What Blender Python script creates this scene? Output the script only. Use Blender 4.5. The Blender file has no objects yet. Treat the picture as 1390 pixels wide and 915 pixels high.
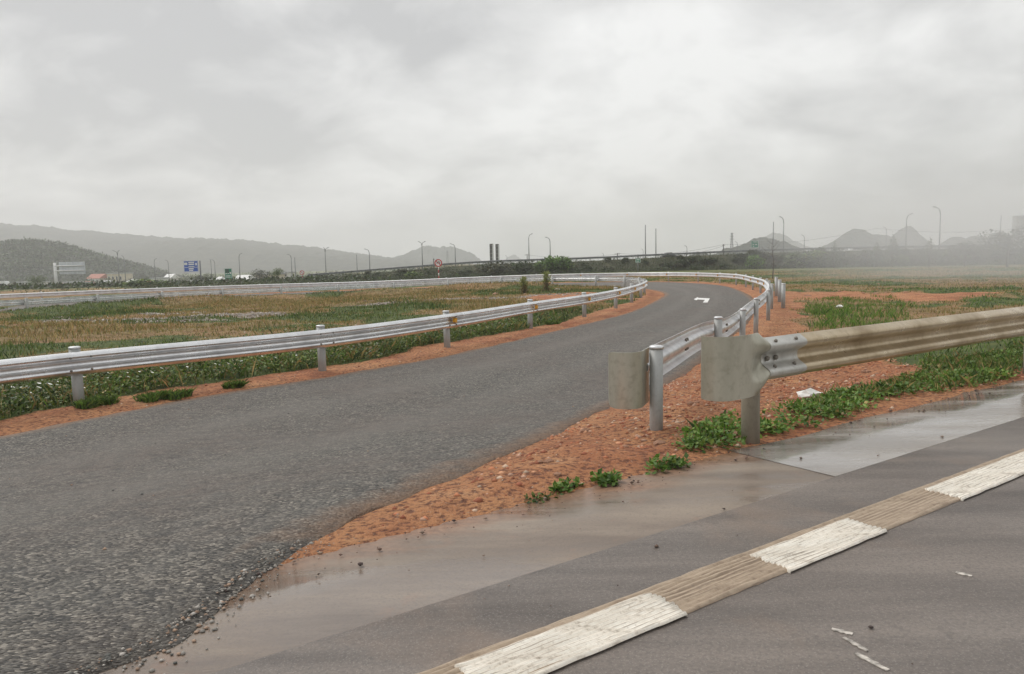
import bpy, bmesh, math, random
import numpy as np
from mathutils import Vector, Matrix

random.seed(7)
RNG = np.random.default_rng(7)
SC = bpy.context.scene
COL = SC.collection
R = math.radians

# ------------------------------------------------------------------ camera, sky, sun, exposure
HC = 1.35                      # eye height above the main road (m)
FPX, CX, CY = 1000.0, 695.0, 457.5
_u = np.array([-.022, 1, .1005]); _u /= np.linalg.norm(_u)          # world up seen from the camera: slight roll, slight downward pitch
_f = np.array([0, 0, -1.]); _f -= _f.dot(_u) * _u; _f /= np.linalg.norm(_f)
_r = np.cross(_f, _u)
CAMROT = np.stack([_r, _f, _u])
cam_data = bpy.data.cameras.new('camera')
cam = bpy.data.objects.new('camera', cam_data); COL.objects.link(cam)
cam_data.sensor_width = 36.0
cam_data.lens = 36.0 * FPX / 1390.0
cam_data.clip_start = 0.05; cam_data.clip_end = 30000
cam.matrix_world = Matrix.Translation((0, 0, HC)) @ Matrix(CAMROT.tolist()).to_4x4()
SC.camera = cam

SUN_EL, SUN_AZ = R(52), R(-58)          # azimuth from +Y, negative = to the left
world = bpy.data.worlds.new('World'); SC.world = world; world.use_nodes = True
wn, wl = world.node_tree.nodes, world.node_tree.links
wn.clear()
def wnode(t, **k):
    n = wn.new(t)
    for a, b in k.items(): setattr(n, a, b)
    return n
out = wnode('ShaderNodeOutputWorld'); bg = wnode('ShaderNodeBackground'); bg.inputs['Strength'].default_value = 0.1
sky = wnode('ShaderNodeTexSky', sky_type='NISHITA', sun_disc=False, sun_elevation=SUN_EL, sun_rotation=SUN_AZ, dust_density=3.0)
tc = wnode('ShaderNodeTexCoord'); sep = wnode('ShaderNodeSeparateXYZ'); wl.new(tc.outputs['Generated'], sep.inputs[0])
def wmath(op, a, b=None):
    n = wnode('ShaderNodeMath', operation=op)
    for i, v in enumerate((a, b)):
        if v is None: continue
        if isinstance(v, (int, float)): n.inputs[i].default_value = v
        else: wl.new(v, n.inputs[i])
    return n.outputs[0]
zz = wmath('ADD', wmath('MAXIMUM', sep.outputs[2], 0.0), 0.42)
cmb = wnode('ShaderNodeCombineXYZ')
wl.new(wmath('DIVIDE', sep.outputs[0], zz), cmb.inputs[0]); wl.new(wmath('DIVIDE', sep.outputs[1], zz), cmb.inputs[1])
def wnoise(scale, detail, rough, dist, off):
    mp = wnode('ShaderNodeMapping'); mp.inputs['Location'].default_value = off; mp.inputs['Rotation'].default_value = (0, 0, .35); mp.inputs['Scale'].default_value = (1.0, 1.1, 1)
    wl.new(cmb.outputs[0], mp.inputs[0])
    n = wnode('ShaderNodeTexNoise'); wl.new(mp.outputs[0], n.inputs['Vector'])
    n.inputs['Scale'].default_value = scale; n.inputs['Detail'].default_value = detail; n.inputs['Roughness'].default_value = rough; n.inputs['Distortion'].default_value = dist
    return n.outputs['Fac']
n1 = wnoise(1.25, 4, .5, .25, (3.1, 1.7, 0)); n2 = wnoise(3.8, 7, .56, .3, (9.2, 4.4, 2.0))
cl = wmath('ADD', wmath('MULTIPLY', n1, .52), wmath('MULTIPLY', n2, .48))
ramp = wnode('ShaderNodeValToRGB'); wl.new(cl, ramp.inputs[0])
cr = ramp.color_ramp
cr.elements[0].position = .40; cr.elements[0].color = (4.5, 4.52, 4.55, 1)
cr.elements[1].position = .61; cr.elements[1].color = (8.1, 8.1, 8.0, 1)
e = cr.elements.new(.5); e.color = (6.25, 6.25, 6.2, 1)
mx = wnode('ShaderNodeMix', data_type='RGBA'); mx.inputs['Factor'].default_value = .93
wl.new(sky.outputs[0], mx.inputs['A']); wl.new(ramp.outputs[0], mx.inputs['B'])
wl.new(mx.outputs['Result'], bg.inputs[0]); wl.new(bg.outputs[0], out.inputs[0])

sun_d = bpy.data.lights.new('sun', 'SUN'); sun_d.energy = 1.5; sun_d.angle = R(40); sun_d.color = (1, .97, .93)
sun = bpy.data.objects.new('sun', sun_d); COL.objects.link(sun)
sdir = Vector((math.sin(SUN_AZ) * math.cos(SUN_EL), math.cos(SUN_AZ) * math.cos(SUN_EL), math.sin(SUN_EL)))
sun.rotation_euler = sdir.to_track_quat('Z', 'Y').to_euler()
vs = SC.view_settings
vs.view_transform = 'Standard'; vs.look = 'None'; vs.exposure = 0.35; vs.gamma = 1.0; vs.use_curve_mapping = False
SC.cycles.volume_bounces = 2; SC.cycles.max_bounces = 8

# ------------------------------------------------------------------ helpers
def smooth(a, b, x):
    t = np.clip((np.asarray(x, float) - a) / (b - a), 0, 1); return t * t * (3 - 2 * t)
DT = np.array([.824, .566]); DN = np.array([-.566, .824])       # along / across the main road
def base_z(x, y):
    s = -.566 * np.asarray(x) + .824 * np.asarray(y) - 3.33
    return -.45 * smooth(0, 5, s) - .3 * smooth(20, 45, s) * smooth(5, -15, x) - 3.2 * smooth(95, 200, y) * smooth(-12, -60, x)
def gz(x, y): return float(base_z(x, y))
def rn(n, t): return (DT[0] * t + DN[0] * n, DT[1] * t + DN[1] * n)    # road coordinates -> x, y
def ray(px, py):
    d = CAMROT @ np.array([px - CX, -(py - CY), -FPX]); return d / d[1]
def zat(px, py, d): return HC + ray(px, py)[2] * d              # height of a sight line at depth d
def G(px, py):                                                  # where a sight line meets the ground
    d = ray(px, py); t = np.geomspace(.5, 500, 5000)
    i = int(np.argmax(HC + d[2] * t - base_z(d[0] * t, t) < 0)); return d[0] * t[i], t[i]
def X(px, py, d): return ray(px, py)[0] * d

def vnoise(x, y, seed=0):                                       # value noise, numpy
    xi, yi = np.floor(x).astype(np.int64), np.floor(y).astype(np.int64)
    xf, yf = x - xi, y - yi
    u, v = xf * xf * (3 - 2 * xf), yf * yf * (3 - 2 * yf)
    def h(a, b):
        n = (a * 374761393 + b * 668265263 + seed * 974711) & 0x7fffffff
        n = ((n ^ (n >> 13)) * 1274126177) & 0x7fffffff
        return ((n ^ (n >> 16)) & 0xffff) / 65535.0
    return (h(xi, yi) * (1 - u) + h(xi + 1, yi) * u) * (1 - v) + (h(xi, yi + 1) * (1 - u) + h(xi + 1, yi + 1) * u) * v
def fbm(x, y, oct=4, seed=0):
    s, a, t = 0, 1, 0
    for o in range(oct):
        s = s + a * vnoise(x * 2 ** o, y * 2 ** o, seed + o); t += a; a *= .5
    return s / t

def mesh_np(name, verts, faces, cols=None, smooth_shade=False):
    """mesh from arrays; faces: (M,k) array, one size"""
    me = bpy.data.meshes.new(name)
    verts = np.asarray(verts, np.float32); faces = np.asarray(faces, np.int32)
    m, k = faces.shape
    me.vertices.add(len(verts)); me.vertices.foreach_set('co', verts.ravel())
    me.loops.add(m * k); me.loops.foreach_set('vertex_index', faces.ravel())
    me.polygons.add(m); me.polygons.foreach_set('loop_start', np.arange(0, m * k, k, dtype=np.int32))
    me.polygons.foreach_set('loop_total', np.full(m, k, np.int32))
    if smooth_shade: me.polygons.foreach_set('use_smooth', np.ones(m, bool))
    me.update(calc_edges=True); me.validate()
    if cols is not None:
        a = me.color_attributes.new('Col', 'FLOAT_COLOR', 'POINT')
        c = np.ones((len(verts), 4), np.float32); c[:, :cols.shape[1]] = cols
        a.data.foreach_set('color', c.ravel())
    return me
def link(name, me, mat, parent=None):
    o = bpy.data.objects.new(name, me); COL.objects.link(o)
    if mat is not None and not me.materials: me.materials.append(mat)
    if parent is not None: o.parent = parent
    return o
def tag(o, label=None, cat=None, group=None, kind=None):
    for k, v in (('label', label), ('category', cat), ('group', group), ('kind', kind)):
        if v: o[k] = v
    return o
def empty(name, loc=(0, 0, 0), rz=0):
    o = bpy.data.objects.new(name, None); COL.objects.link(o); o.location = loc; o.rotation_euler = (0, 0, rz); o.empty_display_size = .2
    return o
def copy_tree(o, parent=None):
    c = o.copy(); COL.objects.link(c); c.parent = parent
    for ch in list(o.children): copy_tree(ch, c)
    return c

class MB:
    """collects boxes, tubes, prisms for ONE mesh"""
    def __init__(self): self.v, self.f, self.sm = [], [], []
    def add(self, vs_, fs, sm=False):
        b = len(self.v); self.v += [tuple(p) for p in vs_]; self.f += [tuple(i + b for i in f) for f in fs]; self.sm += [sm] * len(fs); return self
    def box(self, c, s, rz=0):
        x, y, z = s[0] / 2, s[1] / 2, s[2] / 2; ca, sa = math.cos(rz), math.sin(rz); vs_ = []
        for dz in (-z, z):
            for dx, dy in ((-x, -y), (x, -y), (x, y), (-x, y)):
                vs_.append((c[0] + dx * ca - dy * sa, c[1] + dx * sa + dy * ca, c[2] + dz))
        return self.add(vs_, [(3, 2, 1, 0), (4, 5, 6, 7), (0, 1, 5, 4), (1, 2, 6, 5), (2, 3, 7, 6), (3, 0, 4, 7)])
    def tube(self, pts, rad, n=8, cap=True):
        pts = [Vector(p) for p in pts]
        if not hasattr(rad, '__len__'): rad = [rad] * len(pts)
        vs_ = []; fs = []
        up0 = None
        for i, p in enumerate(pts):
            t = (pts[min(i + 1, len(pts) - 1)] - pts[max(i - 1, 0)]).normalized()
            a = Vector((0, 0, 1)) if abs(t.z) < .9 else Vector((0, 1, 0))
            if up0 is not None: a = up0
            u = (a - t * a.dot(t)).normalized(); w = t.cross(u); up0 = u
            for k in range(n):
                q = 2 * math.pi * k / n; vs_.append(p + (u * math.cos(q) + w * math.sin(q)) * rad[i])
        for i in range(len(pts) - 1):
            for k in range(n):
                k2 = (k + 1) % n; fs.append((i * n + k, (i + 1) * n + k, (i + 1) * n + k2, i * n + k2))
        self.add(vs_, fs, True)
        if cap:
            b = len(self.v) - len(vs_)
            self.f += [tuple(b + k for k in range(n)), tuple(b + (len(pts) - 1) * n + k for k in reversed(range(n)))]; self.sm += [False, False]
        return self
    def disc(self, c, r, thick, nrm, n=20, r0=0):
        nrm = Vector(nrm).normalized(); u = nrm.orthogonal().normalized(); w = nrm.cross(u); c = Vector(c); vs_ = []
        for s in (-.5, .5):
            for rr in ((r, r0) if r0 else (r,)):
                for k in range(n):
                    q = 2 * math.pi * k / n; vs_.append(c + nrm * thick * s + (u * math.cos(q) + w * math.sin(q)) * rr)
        fs = []
        if r0:
            for k in range(n):
                j = (k + 1) % n
                fs += [(k, n + k, n + j, j), (2 * n + k, 2 * n + j, 3 * n + j, 3 * n + k), (k, j, 2 * n + j, 2 * n + k), (n + j, n + k, 3 * n + k, 3 * n + j)]
        else:
            fs = [tuple(reversed(range(n))), tuple(range(n, 2 * n))] + [(k, (k + 1) % n, n + (k + 1) % n, n + k) for k in range(n)]
        return self.add(vs_, fs)
    def build(self, name, mat, parent=None, bevel=0):
        me = bpy.data.meshes.new(name); me.from_pydata(self.v, [], self.f); me.polygons.foreach_set('use_smooth', self.sm); me.update()
        bm = bmesh.new(); bm.from_mesh(me); bmesh.ops.recalc_face_normals(bm, faces=bm.faces); bm.to_mesh(me); bm.free()
        o = link(name, me, mat, parent)
        if bevel:
            m = o.modifiers.new('bevel', 'BEVEL'); m.width = bevel; m.segments = 2; m.limit_method = 'ANGLE'
        return o

def catmull(P, per=12):
    P = np.asarray(P, float); o = []
    Q = np.vstack([2 * P[0] - P[1], P, 2 * P[-1] - P[-2]])
    for i in range(1, len(Q) - 2):
        a, b, c, d = Q[i - 1], Q[i], Q[i + 1], Q[i + 2]
        for t in np.linspace(0, 1, per, endpoint=False):
            o.append(.5 * (2 * b + (c - a) * t + (2 * a - 5 * b + 4 * c - d) * t * t + (3 * b - a - 3 * c + d) * t ** 3))
    o.append(Q[-2]); return np.array(o)
def resample(P, step):
    P = np.asarray(P); s = np.r_[0, np.cumsum(np.linalg.norm(np.diff(P, axis=0), axis=1))]
    q = np.arange(0, s[-1], step); return np.stack([np.interp(q, s, P[:, k]) for k in range(P.shape[1])], 1)

# ------------------------------------------------------------------ materials
def mat(name):
    m = bpy.data.materials.new(name); m.use_nodes = True
    return m, m.node_tree.nodes, m.node_tree.links, m.node_tree.nodes['Principled BSDF']
def simple(name, col, rough=.6, metal=0, var=0, scale=8, bump=0, col2=None, bscale=None):
    m, n, l, b = mat(name)
    b.inputs['Roughness'].default_value = rough; b.inputs['Metallic'].default_value = metal
    t = n.new('ShaderNodeTexCoord'); nz = n.new('ShaderNodeTexNoise'); nz.inputs['Scale'].default_value = scale; nz.inputs['Detail'].default_value = 6
    l.new(t.outputs['Object'], nz.inputs['Vector'])
    r = n.new('ShaderNodeValToRGB'); l.new(nz.outputs['Fac'], r.inputs[0])
    c2 = col2 or tuple(c * (1 - var) for c in col); c1 = tuple(min(1, c * (1 + var * .6)) for c in col) if not col2 else col
    r.color_ramp.elements[0].position = .35; r.color_ramp.elements[0].color = (*c2, 1)
    r.color_ramp.elements[1].position = .65; r.color_ramp.elements[1].color = (*c1, 1)
    l.new(r.outputs[0], b.inputs['Base Color'])
    if bump:
        nb = n.new('ShaderNodeTexNoise'); nb.inputs['Scale'].default_value = bscale or scale * 4; nb.inputs['Detail'].default_value = 8
        l.new(t.outputs['Object'], nb.inputs['Vector'])
        bp = n.new('ShaderNodeBump'); bp.inputs['Strength'].default_value = bump; bp.inputs['Distance'].default_value = .02
        l.new(nb.outputs['Fac'], bp.inputs['Height']); l.new(bp.outputs[0], b.inputs['Normal'])
    return m
def vcol_mat(name, rough=.6, trans=0.0, noise=0):
    m, n, l, b = mat(name)
    a = n.new('ShaderNodeVertexColor'); a.layer_name = 'Col'
    b.inputs['Roughness'].default_value = rough
    l.new(a.outputs[0], b.inputs['Base Color'])
    if trans:
        tr = n.new('ShaderNodeBsdfTranslucent'); l.new(a.outputs[0], tr.inputs[0])
        mixs = n.new('ShaderNodeMixShader'); mixs.inputs[0].default_value = trans
        l.new(b.outputs[0], mixs.inputs[1]); l.new(tr.outputs[0], mixs.inputs[2]); l.new(mixs.outputs[0], n['Material Output'].inputs[0])
    return m

class NT:
    """small node-graph helper for the ground materials (world metres via Object coords)"""
    def __init__(self, name):
        self.m, self.n, self.l, self.b = mat(name); self.tc = self.n.new('ShaderNodeTexCoord')
    def vec(self, scale=(1, 1, 1), rot=0, loc=(0, 0, 0)):
        mp = self.n.new('ShaderNodeMapping'); mp.inputs['Scale'].default_value = scale; mp.inputs['Rotation'].default_value = (0, 0, rot); mp.inputs['Location'].default_value = loc
        self.l.new(self.tc.outputs['Object'], mp.inputs[0]); return mp.outputs[0]
    def noise(self, scale, detail=5, rough=.55, vec=None, dist=0):
        k = self.n.new('ShaderNodeTexNoise'); k.inputs['Scale'].default_value = scale; k.inputs['Detail'].default_value = detail; k.inputs['Roughness'].default_value = rough; k.inputs['Distortion'].default_value = dist
        self.l.new(vec or self.tc.outputs['Object'], k.inputs['Vector']); return k.outputs['Fac']
    def voro(self, scale, out='Color', vec=None, feature='F1'):
        k = self.n.new('ShaderNodeTexVoronoi'); k.feature = feature; k.inputs['Scale'].default_value = scale
        self.l.new(vec or self.tc.outputs['Object'], k.inputs['Vector']); return k.outputs[out]
    def ramp(self, fac, stops):
        r = self.n.new('ShaderNodeValToRGB'); self.l.new(fac, r.inputs[0]); e = r.color_ramp.elements
        while len(e) < len(stops): e.new(.5)
        for k, (p, c) in enumerate(stops):
            e[k].position = p; e[k].color = (*c, 1) if hasattr(c, '__len__') else (c, c, c, 1)
        return r.outputs[0]
    def mix(self, f, a, b, mode='MIX'):
        k = self.n.new('ShaderNodeMix'); k.data_type = 'RGBA'; k.blend_type = mode
        for s, v in (('Factor', f), ('A', a), ('B', b)):
            i = k.inputs[s]
            if isinstance(v, (int, float)): i.default_value = v if s == 'Factor' else (v, v, v, 1)
            elif isinstance(v, tuple): i.default_value = (*v, 1)
            else: self.l.new(v, i)
        return k.outputs['Result']
    def math(self, op, a, b=0.0, clamp=False):
        k = self.n.new('ShaderNodeMath'); k.operation = op; k.use_clamp = clamp
        for i, v in enumerate((a, b)):
            if isinstance(v, (int, float)): k.inputs[i].default_value = v
            else: self.l.new(v, k.inputs[i])
        return k.outputs[0]
    def bump(self, h, strength, dist=.02, normal=None):
        k = self.n.new('ShaderNodeBump'); k.inputs['Strength'].default_value = strength; k.inputs['Distance'].default_value = dist
        self.l.new(h, k.inputs['Height'])
        if normal is not None: self.l.new(normal, k.inputs['Normal'])
        return k.outputs[0]
    def set(self, **k):
        for a, v in k.items():
            i = self.b.inputs[a.replace('_', ' ')]
            if isinstance(v, (int, float)): i.default_value = v
            elif isinstance(v, tuple): i.default_value = (*v, 1)
            else: self.l.new(v, i)
        return self.m

# ground: clay / green / rubble weights come from the zone attribute
g = NT('ground_soil')
at = g.n.new('ShaderNodeVertexColor'); at.layer_name = 'Col'
sp = g.n.new('ShaderNodeSeparateColor'); g.l.new(at.outputs[0], sp.inputs[0])
nA, nB, nC = g.noise(.35, 6), g.noise(3.0, 8, .6), g.noise(22, 6, .65)
dry = g.ramp(nB, [(.3, (.12, .085, .035)), (.5, (.24, .175, .07)), (.7, (.36, .26, .12))])
dry = g.mix(g.ramp(nA, [(.42, 0.), (.6, 1.)]), dry, g.ramp(nB, [(.3, (.22, .12, .05)), (.7, (.40, .25, .12))]))
green = g.ramp(nB, [(.3, (.04, .06, .015)), (.55, (.10, .135, .03)), (.75, (.20, .20, .06))])
clay = g.ramp(g.noise(1.6, 10, .72), [(.3, (.23, .075, .036)), (.44, (.43, .155, .068)), (.56, (.57, .245, .11)), (.72, (.68, .39, .21))])
clay = g.mix(g.ramp(g.noise(.55, 5, .6), [(.38, .55), (.6, 0.)]), clay, (.64, .34, .155))
clay = g.mix(g.ramp(nC, [(.38, .9), (.52, 0.)]), clay, (.13, .045, .026))
clay = g.mix(g.ramp(g.noise(48, 4, .6), [(.6, 0.), (.72, .6)]), clay, (.56, .40, .29))
rub = g.ramp(g.noise(7, 8, .7), [(.36, (.14, .11, .085)), (.5, (.28, .24, .20)), (.64, (.46, .41, .35))])
def wmask(ch): return g.ramp(g.math('ADD', sp.outputs[ch], g.math('MULTIPLY', g.math('SUBTRACT', g.noise(5, 7, .65), .5), .9)), [(.42, 0.), (.58, 1.)])
c = g.mix(wmask(1), dry, green); c = g.mix(wmask(2), c, rub); c = g.mix(wmask(0), c, clay)
M_GROUND = g.set(Base_Color=c, Roughness=.95, Normal=g.bump(g.math('ADD', g.math('ADD', nC, nB), g.math('MULTIPLY', g.noise(48, 4, .6), .5)), 1.0, .06))

# coarse asphalt of the slip road
RZ0 = math.atan2(DT[1], DT[0])
g = NT('ramp_asphalt')
vg = g.vec((.5, 1.1, 1), rot=-RZ0); st1 = g.voro(105, 'Color', vg); st2 = g.voro(220, 'Color', vg)
bw = g.n.new('ShaderNodeRGBToBW'); g.l.new(st1, bw.inputs[0]); bw2 = g.n.new('ShaderNodeRGBToBW'); g.l.new(st2, bw2.inputs[0])
big = g.noise(.5, 6); mid = g.noise(9, 5)
c = g.ramp(bw.outputs[0], [(.28, (.022, .019, .016)), (.48, (.102, .092, .077)), (.66, (.225, .20, .165)), (.85, (.50, .45, .38))])
c = g.mix(.25, c, g.ramp(bw2.outputs[0], [(.25, (.04, .04, .04)), (.75, (.17, .165, .15))]))
c = g.mix(g.ramp(big, [(.4, 0.), (.64, .6)]), c, (.16, .125, .105))
c = g.mix(g.ramp(mid, [(.34, .5), (.56, 0.)]), c, (.045, .045, .045))
c = g.mix(g.ramp(g.noise(3.2, 8, .75), [(.45, 0.), (.68, .45)]), c, (.19, .18, .16))
sm_ = g.noise(1.6, 8, .7, g.vec((.22, 1, 1), rot=-1.0))
c = g.mix(g.ramp(sm_, [(.66, 0.), (.78, .4)]), c, (.34, .32, .30))
h = g.math('ADD', g.math('MULTIPLY', g.voro(105, 'Distance', vg), -1.0), g.math('MULTIPLY', g.voro(45, 'Distance'), -.6))
at = g.n.new('ShaderNodeVertexColor'); at.layer_name = 'Col'; sp = g.n.new('ShaderNodeSeparateColor'); g.l.new(at.outputs[0], sp.inputs[0])
c = g.mix(g.math('MULTIPLY', sp.outputs[1], g.ramp(g.noise(1.2, 6, .6), [(.3, .15), (.65, .55)])), c, (.205, .19, .165))
dust = g.math('MULTIPLY', g.ramp(g.math('ADD', sp.outputs[0], g.math('MULTIPLY', g.math('SUBTRACT', g.noise(2.4, 8, .7), .5), 1.3)), [(.35, 0.), (.95, 1.)]), .7)
c = g.mix(dust, c, g.ramp(g.noise(14, 6, .7), [(.35, (.20, .12, .075)), (.65, (.40, .24, .14))]))
M_RAMP = g.set(Base_Color=c, Roughness=.72, Normal=g.bump(h, 1.0, .016))

# smooth damp asphalt of the main road
RZ = math.atan2(DT[1], DT[0])
g = NT('road_asphalt')
v_ = g.vec((.18, 1.3, 1), rot=-RZ)
a1 = g.noise(2.2, 7, .6, v_); a2 = g.noise(60, 4, .7); a3 = g.noise(.7, 5)
c = g.ramp(a1, [(.32, (.088, .073, .063)), (.5, (.152, .128, .111)), (.7, (.225, .19, .163))])
c = g.mix(g.ramp(a2, [(.35, .45), (.55, 0.)]), c, (.055, .05, .047))
c = g.mix(g.ramp(a2, [(.62, 0.), (.74, .6)]), c, (.30, .27, .24))
c = g.mix(g.ramp(g.noise(1.1, 5, .6, g.vec((1, 1, 1), loc=(5.3, 2.2, 0))), [(.56, 0.), (.74, .5)]), c, (.25, .175, .125))
c = g.mix(g.ramp(g.voro(95, 'Distance'), [(.1, .45), (.35, 0.)]), c, (.33, .30, .27))
c = g.mix(g.ramp(g.noise(5, 9, .75), [(.58, 0.), (.7, .55)]), c, (.065, .055, .05))
M_ROAD = g.set(Base_Color=c, Roughness=g.ramp(a3, [(.35, .38), (.65, .62)]), Normal=g.bump(a2, .45, .006))
# wet shoulder
g = NT('wet_shoulder')
v_ = g.vec((.25, 1.2, 1), rot=-RZ)
a1 = g.noise(2.6, 8, .62, v_); a2 = g.noise(75, 4, .7); a3 = g.noise(1.3, 6, .6, v_)
c = g.ramp(a1, [(.32, (.125, .094, .073)), (.5, (.20, .156, .122)), (.68, (.285, .23, .178))])
c = g.mix(g.ramp(a2, [(.33, .35), (.5, 0.)]), c, (.09, .078, .068))
c = g.mix(g.ramp(g.noise(3.5, 7, .65), [(.58, 0.), (.72, .45)]), c, (.27, .155, .10))
sx = g.n.new('ShaderNodeSeparateXYZ'); g.l.new(g.vec((1, 1, 1), rot=-RZ), sx.inputs[0])
mud = g.ramp(g.math('ADD', g.math('MULTIPLY', g.math('SUBTRACT', sx.outputs[1], 3.0), 2.0), g.math('MULTIPLY', g.math('SUBTRACT', g.noise(2.0, 9, .7, v_), .42), 2.2)), [(.2, 0.), (.75, .85)])
c = g.mix(mud, c, g.ramp(g.noise(30, 6, .7), [(.35, (.17, .085, .05)), (.65, (.34, .19, .115))]))
M_SHOULDER = g.set(Base_Color=c, Roughness=g.ramp(a3, [(.38, .10), (.48, .25), (.6, .55)]), Normal=g.bump(g.math('ADD', a2, g.math('MULTIPLY', a1, 2.0)), .25, .005), Specular_IOR_Level=.6, Coat_Weight=g.ramp(a3, [(.40, .6), (.52, .0)]), Coat_Roughness=.06, Coat_IOR=1.45)
g = NT('wet_concrete')
v_ = g.vec((.25, 1.2, 1), rot=-RZ)
a1 = g.noise(3, 8, .62, v_); a2 = g.noise(75, 4, .7)
c = g.ramp(a1, [(.3, (.21, .185, .16)), (.55, (.31, .28, .25)), (.75, (.38, .345, .31))])
c = g.mix(g.ramp(g.noise(6, 7, .7), [(.60, 0.), (.70, .7)]), c, (.16, .085, .055))
sx = g.n.new('ShaderNodeSeparateXYZ'); g.l.new(g.vec((1, 1, 1), rot=-RZ), sx.inputs[0])
mud = g.ramp(g.math('ADD', g.math('MULTIPLY', g.math('SUBTRACT', sx.outputs[1], 3.2), 2.6), g.math('MULTIPLY', g.math('SUBTRACT', g.noise(3.0, 9, .7, v_), .42), 2.2)), [(.3, 0.), (.7, .9)])
c = g.mix(mud, c, g.ramp(g.noise(30, 6, .7), [(.35, (.10, .055, .035)), (.65, (.24, .14, .09))]))
M_SLAB = g.set(Base_Color=c, Roughness=g.ramp(a1, [(.36, .10), (.66, .35)]), Normal=g.bump(g.math('ADD', a2, g.math('MULTIPLY', a1, 2.0)), .22, .005), Specular_IOR_Level=.7, Coat_Weight=g.ramp(g.noise(1.4, 6, .6, v_), [(.40, .8), (.58, .0)]), Coat_Roughness=.08, Coat_IOR=1.5)

def paint(name, c1, c2, c3):
    g = NT(name); v_ = g.vec((.3, 1.6, 1), rot=-RZ)
    c = g.ramp(g.noise(14, 8, .7, v_), [(.3, c3), (.45, c2), (.62, c1)])
    sx = g.n.new('ShaderNodeSeparateXYZ'); g.l.new(g.vec((1, 1, 1), rot=-RZ), sx.inputs[0])
    fr = g.math('FRACT', g.math('ADD', g.math('MULTIPLY', sx.outputs[1], 1 / .0235), g.math('MULTIPLY', g.noise(6, 6, .65, v_), 1.0)))
    c = g.mix(g.math('MULTIPLY', g.ramp(fr, [(.2, 0.), (.34, .85), (.48, .85), (.62, 0.)]), g.ramp(g.noise(7, 6, .7, v_), [(.36, .0), (.58, 1.)])), c, c3)
    c = g.mix(g.ramp(g.noise(55, 5, .7), [(.3, .5), (.45, 0.)]), c, c3)
    c = g.mix(g.ramp(g.noise(4.5, 9, .78), [(.60, 0.), (.68, .8)]), c, (.21, .165, .13))
    return g.set(Base_Color=c, Roughness=.55, Normal=g.bump(g.noise(90, 4), .3, .004))
M_WHITE_RIB = paint('ribbed_white_paint', (.84, .80, .71), (.76, .70, .60), (.27, .215, .165))
M_TAN_RIB = paint('ribbed_dirty_paint', (.44, .345, .25), (.36, .275, .195), (.20, .145, .10))
M_ARROW = simple('arrow_paint', (.78, .77, .74), .6, 0, .12, 3)

def metal_mat(name, c1, c2, c3, metal, rough, sc=3.0, streak=True, bmp=.06):
    g = NT(name)
    a = g.noise(sc, 7, .6, g.vec((1, 1, .25)) if streak else None); b_ = g.noise(sc * 9, 5, .6)
    c = g.ramp(a, [(.3, c3), (.5, c2), (.7, c1)])
    c = g.mix(g.ramp(b_, [(.35, .35), (.5, 0.)]), c, c3)
    return g.set(Base_Color=c, Metallic=metal, Roughness=g.ramp(a, [(.3, rough + .14), (.7, rough)]), Normal=g.bump(b_, bmp, .004))
M_GALV = metal_mat('galvanised_steel', (.80, .81, .81), (.72, .73, .74), (.55, .56, .57), .6, .32)
M_GALVB = metal_mat('bright_galvanised_steel', (.86, .87, .88), (.78, .79, .80), (.60, .61, .62), .93, .22, bmp=.012)
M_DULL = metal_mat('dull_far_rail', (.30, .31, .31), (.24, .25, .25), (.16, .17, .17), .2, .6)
M_POST = metal_mat('galvanised_post', (.50, .51, .50), (.41, .42, .41), (.29, .285, .27), .35, .52)
M_POSTDIRT = metal_mat('dirty_post', (.36, .33, .27), (.28, .25, .195), (.17, .14, .10), .25, .6)
M_END = metal_mat('weathered_end_plate', (.62, .60, .52), (.48, .465, .385), (.29, .27, .205), .62, .30, 2.2)
M_MUD = metal_mat('muddy_steel', (.62, .53, .39), (.48, .385, .25), (.27, .195, .105), .75, .24, 2.0, False)
M_ENDCLEAN = metal_mat('clean_splice_steel', (.58, .575, .54), (.49, .485, .45), (.34, .33, .30), .6, .36)
M_BOLT = simple('bolt_steel', (.22, .20, .17), .5, .6, .2, 30)
M_AMBER = simple('amber_reflector', (.75, .36, .02), .3, 0, .15, 20)
M_LAMPPOLE = simple('lamp_pole_steel', (.20, .205, .21), .5, .4, .15, 4)
M_LAMPHEAD = simple('lamp_head_grey', (.22, .22, .23), .5, .2, .1, 4)
M_DARKPOLE = simple('dark_pole', (.07, .065, .06), .7, 0, .3, 2)
M_CONC = simple('concrete', (.34, .33, .31), .85, 0, .25, 2, .2)
M_WHITEWALL = simple('white_wall', (.72, .71, .68), .8, 0, .12, 1)
M_CREAM = simple('cream_wall', (.62, .55, .42), .8, 0, .15, 1)
M_ROOFG = simple('grey_roof', (.42, .43, .43), .6, 0, .15, 1)
M_ROOFR = simple('red_roof', (.42, .17, .12), .75, 0, .2, 2)
M_ROOFW = simple('white_roof', (.74, .74, .72), .5, 0, .08, 1)
M_GLASS = simple('dark_glass', (.03, .035, .04), .12, 0, .1, 2)
M_TYRE = simple('tyre_rubber', (.02, .02, .02), .8, 0, .1, 9)
M_CARWHITE = simple('white_car_paint', (.78, .78, .77), .25, 0, .03, 2)
M_CARDARK = simple('dark_car_paint', (.05, .05, .055), .25, .2, .1, 2)
M_RED = simple('sign_red', (.50, .025, .035), .5, 0, .08, 5)
M_SIGNWHITE = simple('sign_white', (.80, .80, .79), .5, 0, .05, 5)
M_SIGNBLUE = simple('sign_blue', (.012, .10, .48), .5, 0, .08, 3)
M_SIGNGREEN = simple('sign_green', (.0, .21, .12), .5, 0, .08, 3)
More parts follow.
